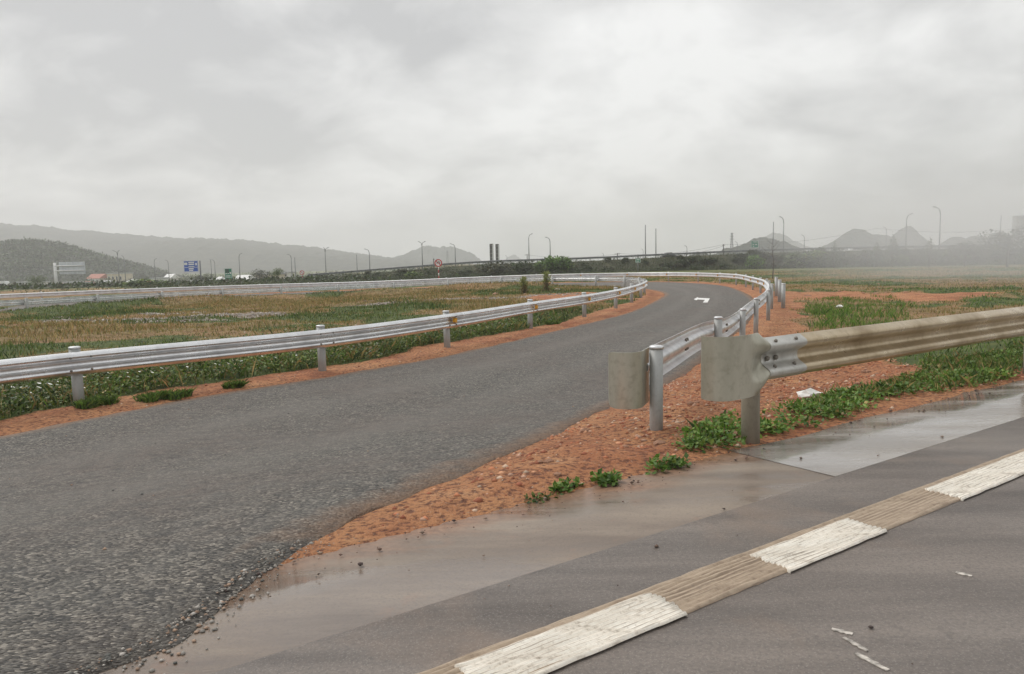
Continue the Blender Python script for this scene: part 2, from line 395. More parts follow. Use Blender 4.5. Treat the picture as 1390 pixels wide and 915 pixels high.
M_SIGNDGREEN = simple('sign_dark_green', (.01, .07, .04), .5, 0, .08, 3)
M_SIGNBLACK = simple('sign_black', (.02, .02, .02), .5, 0, .08, 3)
M_SIGNGREY = simple('sign_back_grey', (.66, .69, .72), .5, 0, .1, 1.5)
M_ROCK = simple('clay_rock', (.40, .22, .14), .9, 0, .45, 9, .5)
M_BARK = simple('bark', (.10, .08, .06), .9, 0, .3, 6, .4)
M_LEAF = vcol_mat('leaf', .55, .25)
M_GRASS = vcol_mat('grass_blade', .7, .25)
M_GRAVEL = vcol_mat('gravel', .9)
M_FLOWER = simple('white_petal', (.82, .82, .76), .6, 0, .05, 30)
M_RUBBISH = simple('pale_litter', (.75, .74, .70), .6, 0, .15, 14)

# ------------------------------------------------------------------ slip road outline (metres, paired left / right edge points)
LE = catmull([(-14, -3), (-11.5, 0), (-9, 3), (-7.2, 5.7), (-5.75, 8.1), (-4.59, 10.15), (-3.17, 11.9), (-1.35, 14.4), (.46, 17.9), (2.3, 21.6), (3.95, 25.2), (5.6, 30.0), (7.0, 34.6), (8.1, 39), (8.5, 43.7), (7.9, 49.1), (5.3, 53.5), (1.2, 55.5), (-4.2, 56.2), (-9.6, 55.3), (-15.7, 53.2), (-21, 49), (-25, 43.2), (-28, 36.4)], 20)
RE = catmull([(-6.5, -1.6), (-3, 1), (-1.9, 1.9), (-1.33, 2.5), (-1.12, 3.27), (-.6, 4.3), (.3, 6.0), (1.21, 8.32), (2.6, 11.2), (4.2, 14.9), (6.0, 19.0), (8.0, 24.2), (10.4, 31.4), (12.5, 40), (14.0, 49), (13.4, 56.6), (10.5, 61.6), (5.4, 63.1), (-1, 64.2), (-7.3, 64.6), (-14, 64), (-21, 61.6), (-27.5, 57), (-33, 50.5)], 20)
CE = (LE + RE) / 2; HW = np.linalg.norm(LE - RE, axis=1) / 2
def ramp_sd(x, y):
    """signed distance to the slip road (negative on it) and side (+1 = inner island side)"""
    x = np.asarray(x, np.float32).ravel(); y = np.asarray(y, np.float32).ravel()
    sd = np.full(x.shape, 1e3, np.float32); side = np.zeros_like(sd)
    idx = np.where((x > -60) & (x < 60) & (y > -40) & (y < 110))[0]
    L4, R4 = LE[::3].astype(np.float32), RE[::3].astype(np.float32)
    PG = np.vstack([L4, R4[::-1]]); A, B = PG, np.roll(PG, -1, 0)
    def segd(px_, py_, Q):
        a, b_ = Q[:-1], Q[1:]; ab = b_ - a; L2 = (ab ** 2).sum(1)
        u = np.clip(((px_[:, None] - a[None, :, 0]) * ab[None, :, 0] + (py_[:, None] - a[None, :, 1]) * ab[None, :, 1]) / L2[None], 0, 1)
        return np.sqrt(((px_[:, None] - a[None, :, 0] - u * ab[None, :, 0]) ** 2 + (py_[:, None] - a[None, :, 1] - u * ab[None, :, 1]) ** 2).min(1))
    for ch in np.array_split(idx, max(1, len(idx) // 8000)):
        if not len(ch): continue
        X_, Y_ = x[ch], y[ch]
        dL, dR = segd(X_, Y_, L4), segd(X_, Y_, R4)
        cond = (A[None, :, 1] > Y_[:, None]) != (B[None, :, 1] > Y_[:, None])
        xi_ = A[None, :, 0] + (Y_[:, None] - A[None, :, 1]) * (B[None, :, 0] - A[None, :, 0]) / (B[None, :, 1] - A[None, :, 1] + 1e-9)
        inside = (np.sum(cond & (X_[:, None] < xi_), 1) % 2) == 1
        dm = np.minimum(dL, dR); sd[ch] = np.where(inside, -dm, dm); side[ch] = np.where(dL < dR, 1, -1)
    return sd, side

# ------------------------------------------------------------------ ground sheet
def zones(x, y):
    """clay, green, rubble weights"""
    sd, side = ramp_sd(x, y)
    n = -.566 * x + .824 * y; t = .824 * x + .566 * y
    w = fbm(x * .5, y * .5, 4, 11)
    clay = np.zeros_like(x); green = np.zeros_like(x); rub = np.zeros_like(x)
    verge = 1 - smooth(.9, 1.5, sd + (w - .5) * .7)
    verge_l = (1 - smooth(.75, 1.25, sd + (w - .5) * .8)) * (1 - .8 * smooth(42, 50, y))
    clay = np.where(side > 0, verge_l, np.maximum(verge, 1 - smooth(1.1, 1.9, sd + (w - .5) * 2.0)))
    gore = (side < 0) & (n > 3.2) & (y < 30)
    clay = np.where(gore, np.maximum(clay, (1 - smooth(4.9, 6.2, x + .04 * y + (w - .5) * 3.0)) * (1 - smooth(9.0, 11.0, y)) + 0), clay)
    clay = np.where(gore, np.maximum(clay, (1 - smooth(1.9, 2.8, sd + (w - .5) * 2.5)) * (1 - smooth(14, 20, y))), clay)
    # bare patch in the right-hand field and lane of clay in the island
    p1 = np.exp(-(((x - 16) / 7) ** 2 + ((y - 33) / 6) ** 2)); clay = np.maximum(clay, smooth(.35, .75, p1 + (w - .5) * .9) * .9)
    p2 = .8 * np.exp(-(((x - 3.6) / 3.6) ** 2 + ((y - 39) / 8) ** 2)) * (side > 0); clay = np.maximum(clay, smooth(.3, .7, p2 + (w - .5) * .8) * .9)
    p3 = np.exp(-(((x + 14) / 7) ** 2 + ((y - 29) / 1.6) ** 2)) * (side > 0); rub = np.maximum(rub, smooth(.35, .6, p3 * fbm(x, y * 1.4, 4, 31) * 1.7))
    isl = (side > 0)
    wl_ = fbm(x * .16, y * .3, 4, 5)
    near_rail = np.exp(-((sd - 2.5) / 2.6) ** 2) * (y < 26)
    green = np.where(isl, np.maximum(near_rail * 1.2, smooth(.5, .6, wl_) * .9), smooth(.45, .62, .6 * fbm(x * .22, y * .22, 4, 9) + .4 * fbm(x * .9, y * .9, 3, 10)))
    green = np.where(y > 95, .45 + .3 * fbm(x * .02, y * .02, 3, 77), green)
    green = np.where((n > 3.3) & (n < 6) & (t > 8.0), np.maximum(green, .9), green)
    for (px, py, wx, wy) in ((700, 404, 5, 1.2), (520, 414, 3, .8), (160, 430, 4, .8), (230, 437, 3, .6), (600, 407, 4, 1.0)):
        gx, gy = G(px, py)
        rub = np.maximum(rub, smooth(.3, .6, np.exp(-(((x - gx) / wx) ** 2 + ((y - gy) / wy) ** 2)) * fbm(x * 1.5, y * 2, 4, 40) * 1.8))
    return clay, green, rub, sd, side

ang = np.concatenate([np.linspace(-180, -62, 60, endpoint=False), np.linspace(-62, 62, 660, endpoint=False), np.linspace(62, 180, 60, endpoint=False)])
rad = np.r_[0.35, np.geomspace(.8, 7000, 430)]
AA, RR = np.meshgrid(np.radians(ang), rad)
gx_, gy_ = (np.sin(AA) * RR).ravel(), (np.cos(AA) * RR).ravel()
ck, gk, rk, sdv, sidev = zones(gx_, gy_)
nn = -.566 * gx_ + .824 * gy_
def ground_extra(x, y, sd, nn, ck, side):
    off = np.minimum(np.maximum(sd, 0), np.maximum(nn - 3.33, 0))      # distance outside the paved surfaces
    fade = smooth(0, .8, off)
    z = fade * (fbm(x * 3.2, y * 3.2, 3, 3) - .5) * .10 * ck * (1 - .8 * smooth(9, 20, np.hypot(x, y)))
    z = z + smooth(.3, 2.5, off) * (fbm(x * .5, y * .5, 4, 8) - .55) * .34 * (1 - smooth(40, 90, np.hypot(x, y)))
    z = z + smooth(.05, .35, off) * .025
    z = z + .34 * np.exp(-((sd - 2.3) / 1.1) ** 2) * smooth(30, 40, y) * (side > 0) * smooth(6, 0, x) * (.6 + .8 * fbm(x * .3, y * .3, 3, 19))
    under = smooth(.0, -.22, np.minimum(sd, nn - 3.33))
    return z - .07 * under, off
ez, offv = ground_extra(gx_, gy_, sdv, nn, ck, sidev)
gzv = base_z(gx_, gy_) + ez
na, nr = len(ang), len(rad)
I = np.arange(nr * na).reshape(nr, na)
quads = np.stack([I[:-1], np.roll(I, -1, 1)[:-1], np.roll(I, -1, 1)[1:], I[1:]], -1).reshape(-1, 4)[:, ::-1]
me = mesh_np('ground', np.stack([gx_, gy_, gzv], 1), quads, np.stack([ck, gk, rk], 1), True)
ground = tag(link('ground', me, M_GROUND), kind='structure')
def ground_z(x, y):
    """height of the finished ground at points"""
    x = np.atleast_1d(np.asarray(x, float)); y = np.atleast_1d(np.asarray(y, float))
    c_, g_, r_, s_, si_ = zones(x, y); e_, o_ = ground_extra(x, y, s_, -.566 * x + .824 * y, c_, si_)
    return base_z(x, y) + e_
def gz1(x, y): return float(ground_z(x, y)[0])

# ------------------------------------------------------------------ main road, shoulder, slip road
def strip(name, n0, n1, t0, t1, dt, z, m, nn_=3):
    T = np.arange(t0, t1 + dt, dt); N = np.linspace(n0, n1, nn_)
    NN, TT = np.meshgrid(N, T)
    v = np.stack([DT[0] * TT + DN[0] * NN, DT[1] * TT + DN[1] * NN, np.full(NN.shape, z)], -1).reshape(-1, 3)
    I = np.arange(len(T) * nn_).reshape(len(T), nn_)
    q = np.stack([I[:-1, :-1], I[1:, :-1], I[1:, 1:], I[:-1, 1:]], -1).reshape(-1, 4)
    return tag(link(name, mesh_np(name, v, q), m), kind='structure')
strip('main_road', -14, 2.525, -80, 700, 5, 0.0, M_ROAD)
SH_T = 4.15                                  # joint across the shoulder
# shoulder with an uneven outer edge
def shoulder(name, t0, t1, m, z, seed):
    T = np.arange(t0, t1 + .01, .05 if t1 < 60 else .25); v = []; q = []
    for i, t in enumerate(T):
        e_ = 3.36 + (float(fbm(np.array([t * 1.7]), np.array([seed * 3.1]), 4, seed)[0]) - .5) * .22
        for k, n in enumerate((2.53, 2.9, e_ - .03, e_)):
            v.append((*rn(n, t), z - (.12 if k == 3 else 0)))
        if i: a = (i - 1) * 4; q += [(a + k, a + 4 + k, a + 5 + k, a + 1 + k) for k in range(3)]
    return tag(link(name, mesh_np(name, np.array(v), np.array(q)), m), kind='structure')
shoulder('road_shoulder', -40, SH_T + .0, M_SHOULDER, -.004, 21)
shoulder('road_shoulder', SH_T - .02, 60, M_SLAB, -.001, 22)
# slip road sheet
NC = 28; st = np.arange(0, len(CE), 1)
v = []
for i in st:
    for k in range(NC + 1):
        u = min(1, max(0, (k - 1) / (NC - 2))); p = LE[i] * (1 - u) + RE[i] * u
        if k in (0, 1, NC - 1, NC):
            p = p + (LE[i] - RE[i]) / (2 * HW[i]) * (float(fbm(np.array([p[0] * 2.3]), np.array([p[1] * 2.3]), 4, 17)[0]) - .5) * .22 + (LE[i] - RE[i]) / (2 * HW[i]) * (.03 if k == 0 else -.03 if k == NC else 0)
        v.append((p[0], p[1]))
v = np.array(v); zz_ = base_z(v[:, 0], v[:, 1]) + .02
edge = np.tile(np.array([.13, .02] + [0] * (NC - 3) + [.02, .13]), len(st)); zz_ -= edge
I = np.arange(len(v)).reshape(len(st), NC + 1)
q = np.stack([I[:-1, :-1], I[:-1, 1:], I[1:, 1:], I[1:, :-1]], -1).reshape(-1, 4)
uu = np.tile(np.clip((np.arange(NC + 1) - 1) / (NC - 2), 0, 1), len(st)); ww = np.repeat(2 * HW[st], NC + 1)
edge_d = np.minimum(uu, 1 - uu) * ww; nd_ = -.566 * v[:, 0] + .824 * v[:, 1]; tr = np.exp(-((uu - .3) / .06) ** 2) + np.exp(-((uu - .62) / .06) ** 2)
me = mesh_np('slip_road', np.c_[v, zz_], q, np.stack([(1 - smooth(0, .55, edge_d)) * smooth(3.2, 3.7, nd_), tr, tr * 0], 1), True)
tag(link('slip_road', me, M_RAMP), kind='structure')

# ribbed edge line: every block is a raised slab with ribs along the road
def rib_block(name, n0, n1, t0, t1, m, label, lift=.0):
    ribs = 9; v, q = [], []; w = (n1 - n0) / ribs; T = np.linspace(t0, t1, max(8, int((t1 - t0) / .04))); T = np.r_[T[0], T, T[-1]]
    prof = []
    for k in range(ribs):
        a = n0 + k * w; prof += [(a, .006), (a + w * .2, .012), (a + w * .55, .012), (a + w * .8, .006)]
    prof = [(n0 - .004, .0005)] + prof + [(n1, .006), (n1 + .004, .0005)]
    for i, t in enumerate(T):
        for (n, z) in prof:
            j = (vnoise(np.array([t * 14]), np.array([n * 40]), 5)[0] - .5)
            endz = 0 if i in (0, len(T) - 1) else 1; v.append((*rn(n + j * .008, t + j * (.03 if i in (0, 1, len(T) - 2, len(T) - 1) else .02)), (z + lift + ((.004 * j + .007 * (vnoise(np.array([t * 3.5]), np.array([n * 25]), 9)[0] - .6)) if z > .01 else 0)) * endz + .001))
    P = len(prof)
    for i in range(len(T) - 1):
        for k in range(P - 1): q.append((i * P + k, (i + 1) * P + k, (i + 1) * P + k + 1, i * P + k + 1))
    o = link(name, mesh_np(name, np.array(v), np.array(q)), m)
    return tag(o, label, 'road marking', 'blocks of the ribbed edge line')
rib_block('ribbed_edge_line', 1.86, 2.10, -3, 14, M_TAN_RIB, 'dirty tan ribbed edge line running along the lane under the white blocks')
for (t0, t1, lab) in ((1.14, 2.05, 'white ribbed paint block at the bottom edge of the picture'), (2.69, 3.46, 'white ribbed paint block in the middle of the row'), (4.24, 5.95, 'long white ribbed paint block at the right edge of the picture')):
    rib_block('ribbed_paint_block', 1.845, 2.055, t0, t1, M_WHITE_RIB, lab, .007)
# short tan border strip beside the white blocks
def flat_poly(name, pts, z, m, kind=None, h=.003):
    vs_ = [(x, y, z) for x, y in pts] + [(x, y, z - h) for x, y in pts]; k = len(pts)
    return MB().add(vs_, [tuple(range(k))] + [(i, k + i, k + (i + 1) % k, (i + 1) % k) for i in range(k)]).build(name, m)
# chipped paint scraps on the lane
M_SCRAP = simple('worn_paint', (.50, .46, .41), .7, 0, .5, 40)
for (px, py, l, w_, a, lab) in ((1143, 858, .07, .024, 2.5, 'topmost worn paint scrap of the broken stripe at the bottom right'), (1161, 875, .10, .018, 2.0, 'middle worn paint scrap of the broken stripe at the bottom right'), (1183, 899, .12, .02, 2.05, 'lowest worn paint scrap of the broken stripe at the bottom right'), (1308, 780, .06, .022, 2.4, 'small worn paint scrap on the lane near the right edge')):
    d = ray(px, py); tt = -HC / d[2]; x0, y0 = d[0] * tt, tt
    pts = []
    for s in (1, -1):
        for k in np.linspace(-1, 1, 9)[::s]:
            j = random.uniform(.6, 1.4) * (1 - .3 * abs(k) ** 3); pts.append((x0 + math.cos(a) * k * l / 2 - math.sin(a) * s * w_ * j / 2, y0 + math.sin(a) * k * l / 2 + math.cos(a) * s * w_ * j / 2))
    tag(flat_poly('paint_scrap', pts, .004, M_SCRAP), lab, 'road marking')
# left-turn arrow on the slip road, painted for traffic coming towards the camera's right
ax, ay = G(953, 407.5)
pts = [G(*p) for p in ((954, 411.6), (960.3, 411.6), (963.5, 405.9), (947.6, 405.2), (947.2, 404.1), (941.6, 407.2), (945.8, 408.6), (946.6, 407.4), (957, 408.0))]
vs_ = [(x, y, gz(x, y) + .028) for x, y in pts]
arrow = MB().add(vs_, [(0, 1, 2, 8), (2, 3, 7, 8), (3, 4, 5, 7), (5, 6, 7)]).build('turn_arrow', M_ARROW)
tag(arrow, 'white left-turn arrow painted on the curving slip road', 'road marking')


# ------------------------------------------------------------------ guardrails
W_PROF = [(-.155, .016), (-.150, .026), (-.128, .060), (-.116, .077), (-.104, .083), (-.088, .083), (-.076, .076), (-.062, .056), (-.040, .018), (-.028, .005), (-.014, 0.), (.014, 0.), (.028, .005), (.040, .018), (.062, .056), (.076, .076), (.088, .083), (.104, .083), (.116, .077), (.128, .060), (.150, .026), (.155, .016)]
def sweep_profile(stations, thick=.005):
    """stations: list of (x, y, zc, nx, ny, flat, hs): W profile swept; flat 0..1 flattens it, hs scales its height"""
    v, q = [], []; P = len(W_PROF)
    for (x, y, zc, nx, ny, fl, hs) in stations:
        for side in (0, 1):
            for (h, o) in W_PROF:
                oo = o * (1 - fl) + .079 * fl - side * thick
                v.append((x + nx * oo, y + ny * oo, zc + h * hs))
    for i in range(len(stations) - 1):
        a, b = i * 2 * P, (i + 1) * 2 * P
        for k in range(P - 1):
            q.append((a + k, b + k, b + k + 1, a + k + 1)); q.append((a + P + k, a + P + k + 1, b + P + k + 1, b + P + k))
        q.append((a, a + P, b + P, b)); q.append((a + P - 1, b + P - 1, b + 2 * P - 1, a + 2 * P - 1))
    e = (len(stations) - 1) * 2 * P
    for k in range(P - 1):
        q.append((k, k + 1, P + k + 1, P + k)); q.append((e + k, e + P + k, e + P + k + 1, e + k + 1))
    return np.array(v), np.array(q)
def add_sweep(name, stations, m, parent):
    v, q = sweep_profile(stations); me = mesh_np(name, v, q, None, True)
    bm = bmesh.new(); bm.from_mesh(me); bmesh.ops.recalc_face_normals(bm, faces=bm.faces); bm.to_mesh(me); bm.free()
    me.set_sharp_from_angle(angle=R(50))
    return link(name, me, m, parent)
def post_mesh(h, r, n=18):
    mb = MB(); mb.tube([(0, 0, -.25), (0, 0, h - .012)], r, n); return mb
_pm = {}
def post(parent, x, y, h, r, m, z=None, cap=True, seg=18):
    key = (round(h, 2), r, m.name, seg)
    z = gz1(x, y) if z is None else z
    if key not in _pm:
        o = post_mesh(h, r, seg).build('post', m, parent); _pm[key] = o.data
        cm = MB(); cm.tube([(0, 0, h - .012), (0, 0, h + .008), (0, 0, h + .016)], [r + .004, r + .004, r * .8], seg)
        c_ = cm.build('post_cap', M_GALV, o); _pm[key + ('c',)] = c_.data
        if not cap: bpy.data.objects.remove(c_)
    else:
        o = link('post', _pm[key], None, parent)
        if cap: link('post_cap', _pm[key + ('c',)], None, o)
    o.location = (x, y, z); o.rotation_euler.z = random.random() * 6; o.rotation_euler.x = random.uniform(-.012, .012); o.rotation_euler.y = random.uniform(-.012, .012)
    return o
bolt_me = None
def bolt(parent, p, nrm, r=.016):
    global bolt_me
    nrm = Vector(nrm).normalized()
    if bolt_me is None:
        mb = MB(); mb.tube([(0, 0, -.004), (0, 0, .007), (0, 0, .013), (0, 0, .015)], [1.0 * .016, .016, .011, .004], 8); o = mb.build('bolt', M_BOLT, parent); bolt_me = o.data
    else: o = link('bolt', bolt_me, None, parent)
    o.location = p; o.rotation_euler = nrm.to_track_quat('Z', 'Y').to_euler(); o.scale = (r / .016,) * 3
    return o
_refl = None
def reflector(parent, x, y, z, nx, ny):
    """amber delineator in the valley of the beam: a small folded trapezoid plate"""
    global _refl
    if _refl is None:
        mb = MB(); mb.add([(-.05, 0, -.05), (.05, 0, -.035), (.05, 0, .035), (-.05, 0, .05), (-.05, .05, -.05), (.035, .05, -.035), (.035, .05, .035), (-.05, .05, .05)],
                          [(0, 1, 2, 3), (7, 6, 5, 4), (0, 4, 5, 1), (1, 5, 6, 2), (2, 6, 7, 3), (3, 7, 4, 0)])
        o = mb.build('reflector', M_AMBER, parent); _refl = o.data
    else: o = link('reflector', _refl, None, parent)
    o.location = (x + nx * .03, y + ny * .03, z); o.rotation_euler = (0, 0, math.atan2(ny, nx) - math.pi / 2); o.scale = (1.05,) * 3
    return o

def guardrail(name, path, side, post_s, top, label, post_top, m_beam, seg=2.0, zfun=None, refl_from=None, refl_to=1e9, post_r=.07, bolts_upto=0, group=None, cat='guardrail', section=4.0, step=.25, beam_from=0.0, cap_seg=14, beam_off=None, first_top=None):
    """path: (N,2) line of the posts; side=+1 puts the beam face to the left of travel"""
    P = resample(path, .05); s = np.arange(len(P)) * .05
    tg = np.gradient(P, axis=0); tg /= np.linalg.norm(tg, axis=1)[:, None]
    nr_ = np.stack([-tg[:, 1], tg[:, 0]], 1) * side
    root = empty(name, (0, 0, 0)); tag(root, label, cat, group)
    zfun = zfun or gz
    zs = np.array([zfun(*p) for p in P])
    k_ = 41; zs = np.convolve(np.pad(zs, k_ // 2, mode='edge'), np.ones(k_) / k_, 'valid')
    off = beam_off if beam_off is not None else post_r + .012
    def at_(u): return tuple(np.interp(u, s, a) for a in (P[:, 0], P[:, 1], zs, nr_[:, 0], nr_[:, 1]))
    u = beam_from; i = 0
    while u < s[-1] - .2:
        u1 = min(u + section + .15, s[-1]); lift = .006 * (i % 2)
        stn = []
        for w in np.linspace(u, u1, max(3, int((u1 - u) / step))):
            x, y, z, nx, ny = at_(w); L = math.hypot(nx, ny); nx, ny = nx / L, ny / L
            stn.append((x + nx * (off + lift), y + ny * (off + lift), z + top - .155, nx, ny, 0, 1))
        add_sweep('beam', stn, m_beam, root)
        u += section; i += 1
    for w in post_s:
        x, y, z, nx, ny = at_(w)
        post(root, x, y, (post_top if not (name == 'guardrail' and first_top and w == post_s[0]) else first_top), post_r, M_POST, zs[0] * 0 + float(np.interp(w, s, zs)), seg=cap_seg)
    if refl_from is not None:
        for w in post_s:
            if w < refl_from or w > refl_to: continue
            x, y, z, nx, ny = at_(w + .12); reflector(root, x + nx * (off + .002), y + ny * (off + .002), z + top - .155, nx, ny)
    if bolts_upto:
        for w in post_s:
            if w > bolts_upto: continue
            for du in (-.13, .13):
                for hh in (.085, -.085):
                    x, y, z, nx, ny = at_(w + du); bolt(root, (x + nx * (off + .087), y + ny * (off + .087), z + top - .155 + hh), (nx, ny, 0))
    return root, at_, s[-1], off

# inner rail round the island
INNER = catmull([(-13.2, -.8), (-11.1, 2.1), (-9.2, 4.8), (-7.4, 7.4), (-5.86, 9.82), (-3.27, 12.55), (-1.4, 15.78), (.5, 19.91), (2.34, 23.6), (3.9, 27.5), (5.1, 31.2), (6.2, 35.2), (7.1, 39.3), (7.5, 43.6), (6.9, 48.6), (4.6, 52.3), (1, 54.5), (-4, 55.2), (-9.2, 54.3), (-15, 52.2), (-20.1, 48), (-24, 42.3), (-27, 35.6), (-29, 28)], 20)
s_in = np.r_[0, np.cumsum(np.linalg.norm(np.diff(INNER, axis=0), axis=1))]
s_first = s_in[4 * 20]
inner, at_in, len_in, off_in = guardrail('guardrail', INNER, -1, [s_first - 8, s_first - 4] + [s_in[20 * k] for k in range(4, 12)] + [s_in[220] + 4 * k for k in range(1, 22) if s_in[220] + 4 * k < s_in[-1] - .3], .75,
    'galvanised guardrail looping round the grassy island on the left of the slip road', .80, M_GALVB, refl_from=s_first + 7, refl_to=s_first + 34, bolts_upto=s_first + 13, section=4.0, beam_from=(s_first % 4.0) - .08)

# outer rail of the slip road
OUTER = catmull([(1.14, 5.80), (2.75, 9.75), (4.15, 13.2), (5.53, 16.62), (7.25, 20.75), (8.95, 25.3), (10.45, 29.9), (11.8, 34.3), (13.3, 40.5), (14.85, 49), (14.2, 57), (11, 62.4), (5.5, 64), (-1, 65.1), (-7.3, 65.5), (-14.3, 64.9), (-21.6, 62.5), (-28.2, 57.8), (-34, 51), (-38, 43)], 20)
s_out = np.r_[0, np.cumsum(np.linalg.norm(np.diff(OUTER, axis=0), axis=1))]
ps = [s_out[k * 20] for k in range(0, 6)]
ps += [ps[-1] + 4.0 * k for k in range(1, 40) if ps[-1] + 4.0 * k < s_out[-1] - .2]
outer, at_out, len_out, off_out = guardrail('guardrail', OUTER, 1, ps, .76, 'galvanised guardrail on the outer side of the slip road, ending in a curl', .80, M_GALV, refl_from=ps[7], refl_to=ps[16], post_r=.053, first_top=.77, zfun=lambda x, y: gz(x, y) - .07 * float(smooth(9, 6, y)) + .08 * float(smooth(6, 10, y) * smooth(40, 25, y)), section=4.0)
# bolts on the back of the outer rail near the camera
for w in (2.0, 2.1, 6.0, 6.1, 9.7, 9.8, 13.6, 13.7):
    x, y, z, nx, ny = at_out(w)
    for hh in (.045, -.045): bolt(outer, (x + nx * (off_out - .003 + .02), y + ny * (off_out - .003 + .02), z + .76 - .155 + hh), (-nx, -ny, 0), .02)

def end_plate(name, root, x, y, zc, tx, ty, nx, ny, m, l_flat, l_run, rad_, sweep_, hs, drop=.03, rnd=.55, f0=None):
    """bull-nose terminal: the W flattens while it runs on along (tx,ty), then curls away from the traffic side"""
    stn = []
    for k in range(15):
        u = k / 14; stn.append((x + tx * l_flat * u, y + ty * l_flat * u, zc - drop * (float(smooth(0, .4, u)) if f0 is None else 1), nx, ny, float(smooth(0, 1, u)) if f0 is None else f0, 1 + (hs - 1) * (float(smooth(0, .4, u)) if f0 is None else 1)))
    x1, y1 = x + tx * l_flat, y + ty * l_flat
    for k in range(1, 4):
        u = k / 3; stn.append((x1 + tx * l_run * u, y1 + ty * l_run * u, zc - drop, nx, ny, 1, hs))
    x1 += tx * l_run; y1 += ty * l_run
    cx_, cy_ = x1 - nx * (rad_ - .079), y1 - ny * (rad_ - .079)
    for k in range(1, 19):
        a = sweep_ * k / 18; cn, sn = math.cos(a), math.sin(a)
        nx2, ny2 = nx * cn + tx * sn, ny * cn + ty * sn
        e_ = max(0., (k - 12) / 6); stn.append((cx_ + nx2 * (rad_ - .079), cy_ + ny2 * (rad_ - .079), zc - drop, nx2, ny2, 1, hs * (1 - (1 - rnd) * (1 - math.sqrt(max(0, 1 - e_ ** 2))))))
    return add_sweep(name, stn, m, root)
x, y, z, nx, ny = at_out(.0); tx, ty = -(P_ := (OUTER[4] - OUTER[0]) / np.linalg.norm(OUTER[4] - OUTER[0]))[0], -P_[1]
# the slip-road rail ends in a curl that turns to the slip-road side
end_plate('end_plate', outer, x + nx * (off_out + .085) - tx * .07, y + ny * (off_out + .085) - ty * .07, z + .76 - .155, tx, ty, -nx, -ny, M_END, .15, .09, .135, R(165), 1.42, drop=.065, rnd=.72, f0=1.0)

# muddy rail beside the main road
RAIL_N = 3.44
def road_pt(t, n=RAIL_N): return np.array(rn(n, t))
T0 = .824 * 1.74 + .566 * 5.32
RPATH = np.array([road_pt(t, .824 * 5.32 - .566 * 1.74) for t in np.linspace(T0 + .06, T0 + 60, 120)])
mrail, at_m, len_m, off_m = guardrail('guardrail', RPATH, -1, [0.0 + 4.75 * k for k in range(1, 12)], .78, 'mud-stained guardrail beside the main road on the right, with a blunt curled end', .74, M_MUD, zfun=lambda x, y: 0.0, section=4.75, beam_from=.22, post_r=.066)
for o in mrail.children:
    if o.name.split('.')[0] == 'post': o.data.materials.clear(); o.data.materials.append(M_POSTDIRT)
RP0 = road_pt(T0, .824 * 5.32 - .566 * 1.74)
p0 = post(mrail, RP0[0], RP0[1], .735, .0668, M_POSTDIRT, 0.0, cap=False, seg=20)
nx, ny = -DN[0], -DN[1]; tx, ty = -DT
zc = .78 - .155
bx, by = RP0[0] + nx * (off_m + .008), RP0[1] + ny * (off_m + .008)
end_plate('end_plate', mrail, bx + DT[0] * .01, by + DT[1] * .01, zc, tx, ty, nx, ny, M_END, .27, .15, .12, R(150), 1.42, drop=.022, rnd=.92)
stn = [(bx + DT[0] * u, by + DT[1] * u, zc, nx, ny, 0, 1.0) for u in np.linspace(-.01, .42, 8)]
sp_ = add_sweep('splice_plate', [(a + nx * .004, b + ny * .004, c_, d, e, f_, h_) for a, b, c_, d, e, f_, h_ in stn], M_ENDCLEAN, mrail)
sp_['label'] = 'clean grey overlap of beam and end piece with bolts'
for u, hh, oo in ((.07, .13, .06), (.31, .13, .06), (.08, -.055, .05), (.31, -.055, .05), (.05, .0, .004), (.15, .0, .004)):
    bolt(mrail, (bx + DT[0] * u + nx * (oo + .006), by + DT[1] * u + ny * (oo + .006), zc + hh), (nx, ny, .5 if hh > .1 else (.7 if hh < -.02 else 0)), .014 if abs(hh) > .01 else .019)

# three loose posts standing behind the outer rail
for (px, py, lab) in ((1063, 419, 'nearest of the three bare steel posts standing outside the bend of the guardrail'), (1058, 411, 'middle one of the three bare steel posts outside the bend of the guardrail'), (1053.5, 403, 'farthest of the three bare steel posts outside the bend of the guardrail')):
    x, y = G(px, py); r_ = empty('steel_post', (0, 0, 0)); tag(r_, lab, 'post', 'bare posts outside the bend'); post(r_, x, y, .86, .07, M_POST)

# ------------------------------------------------------------------ stones on the clay
def rock_mesh(seed, r, n=1):
    bm = bmesh.new(); bmesh.ops.create_icosphere(bm, subdivisions=1, radius=r); rr = random.Random(seed)
    sx, sy, sz = rr.uniform(.7, 1.3), rr.uniform(.7, 1.3), rr.uniform(.45, .8)
    for v in bm.verts:
        k = 1 + rr.uniform(-.28, .22); v.co = Vector((v.co.x * sx * k, v.co.y * sy * k, v.co.z * sz * k))
    me = bpy.data.meshes.new('rock'); bm.to_mesh(me); bm.free(); return me
ROCKS = [rock_mesh(k, 1.0) for k in range(8)]
for m_ in ROCKS: m_.materials.append(M_ROCK)
def in_gore(k):
    o = []
    while len(o) < k:
        x, y = RNG.uniform(-.6, 6), RNG.uniform(3.6, 10.5)
        c_, g_, r_, s_, sd_ = zones(np.array([x]), np.array([y]))
        if c_[0] > .5 and s_[0] > .12 and (-.566 * x + .824 * y) > 3.46 and sd_[0] < 0: o.append((x, y))
    return o
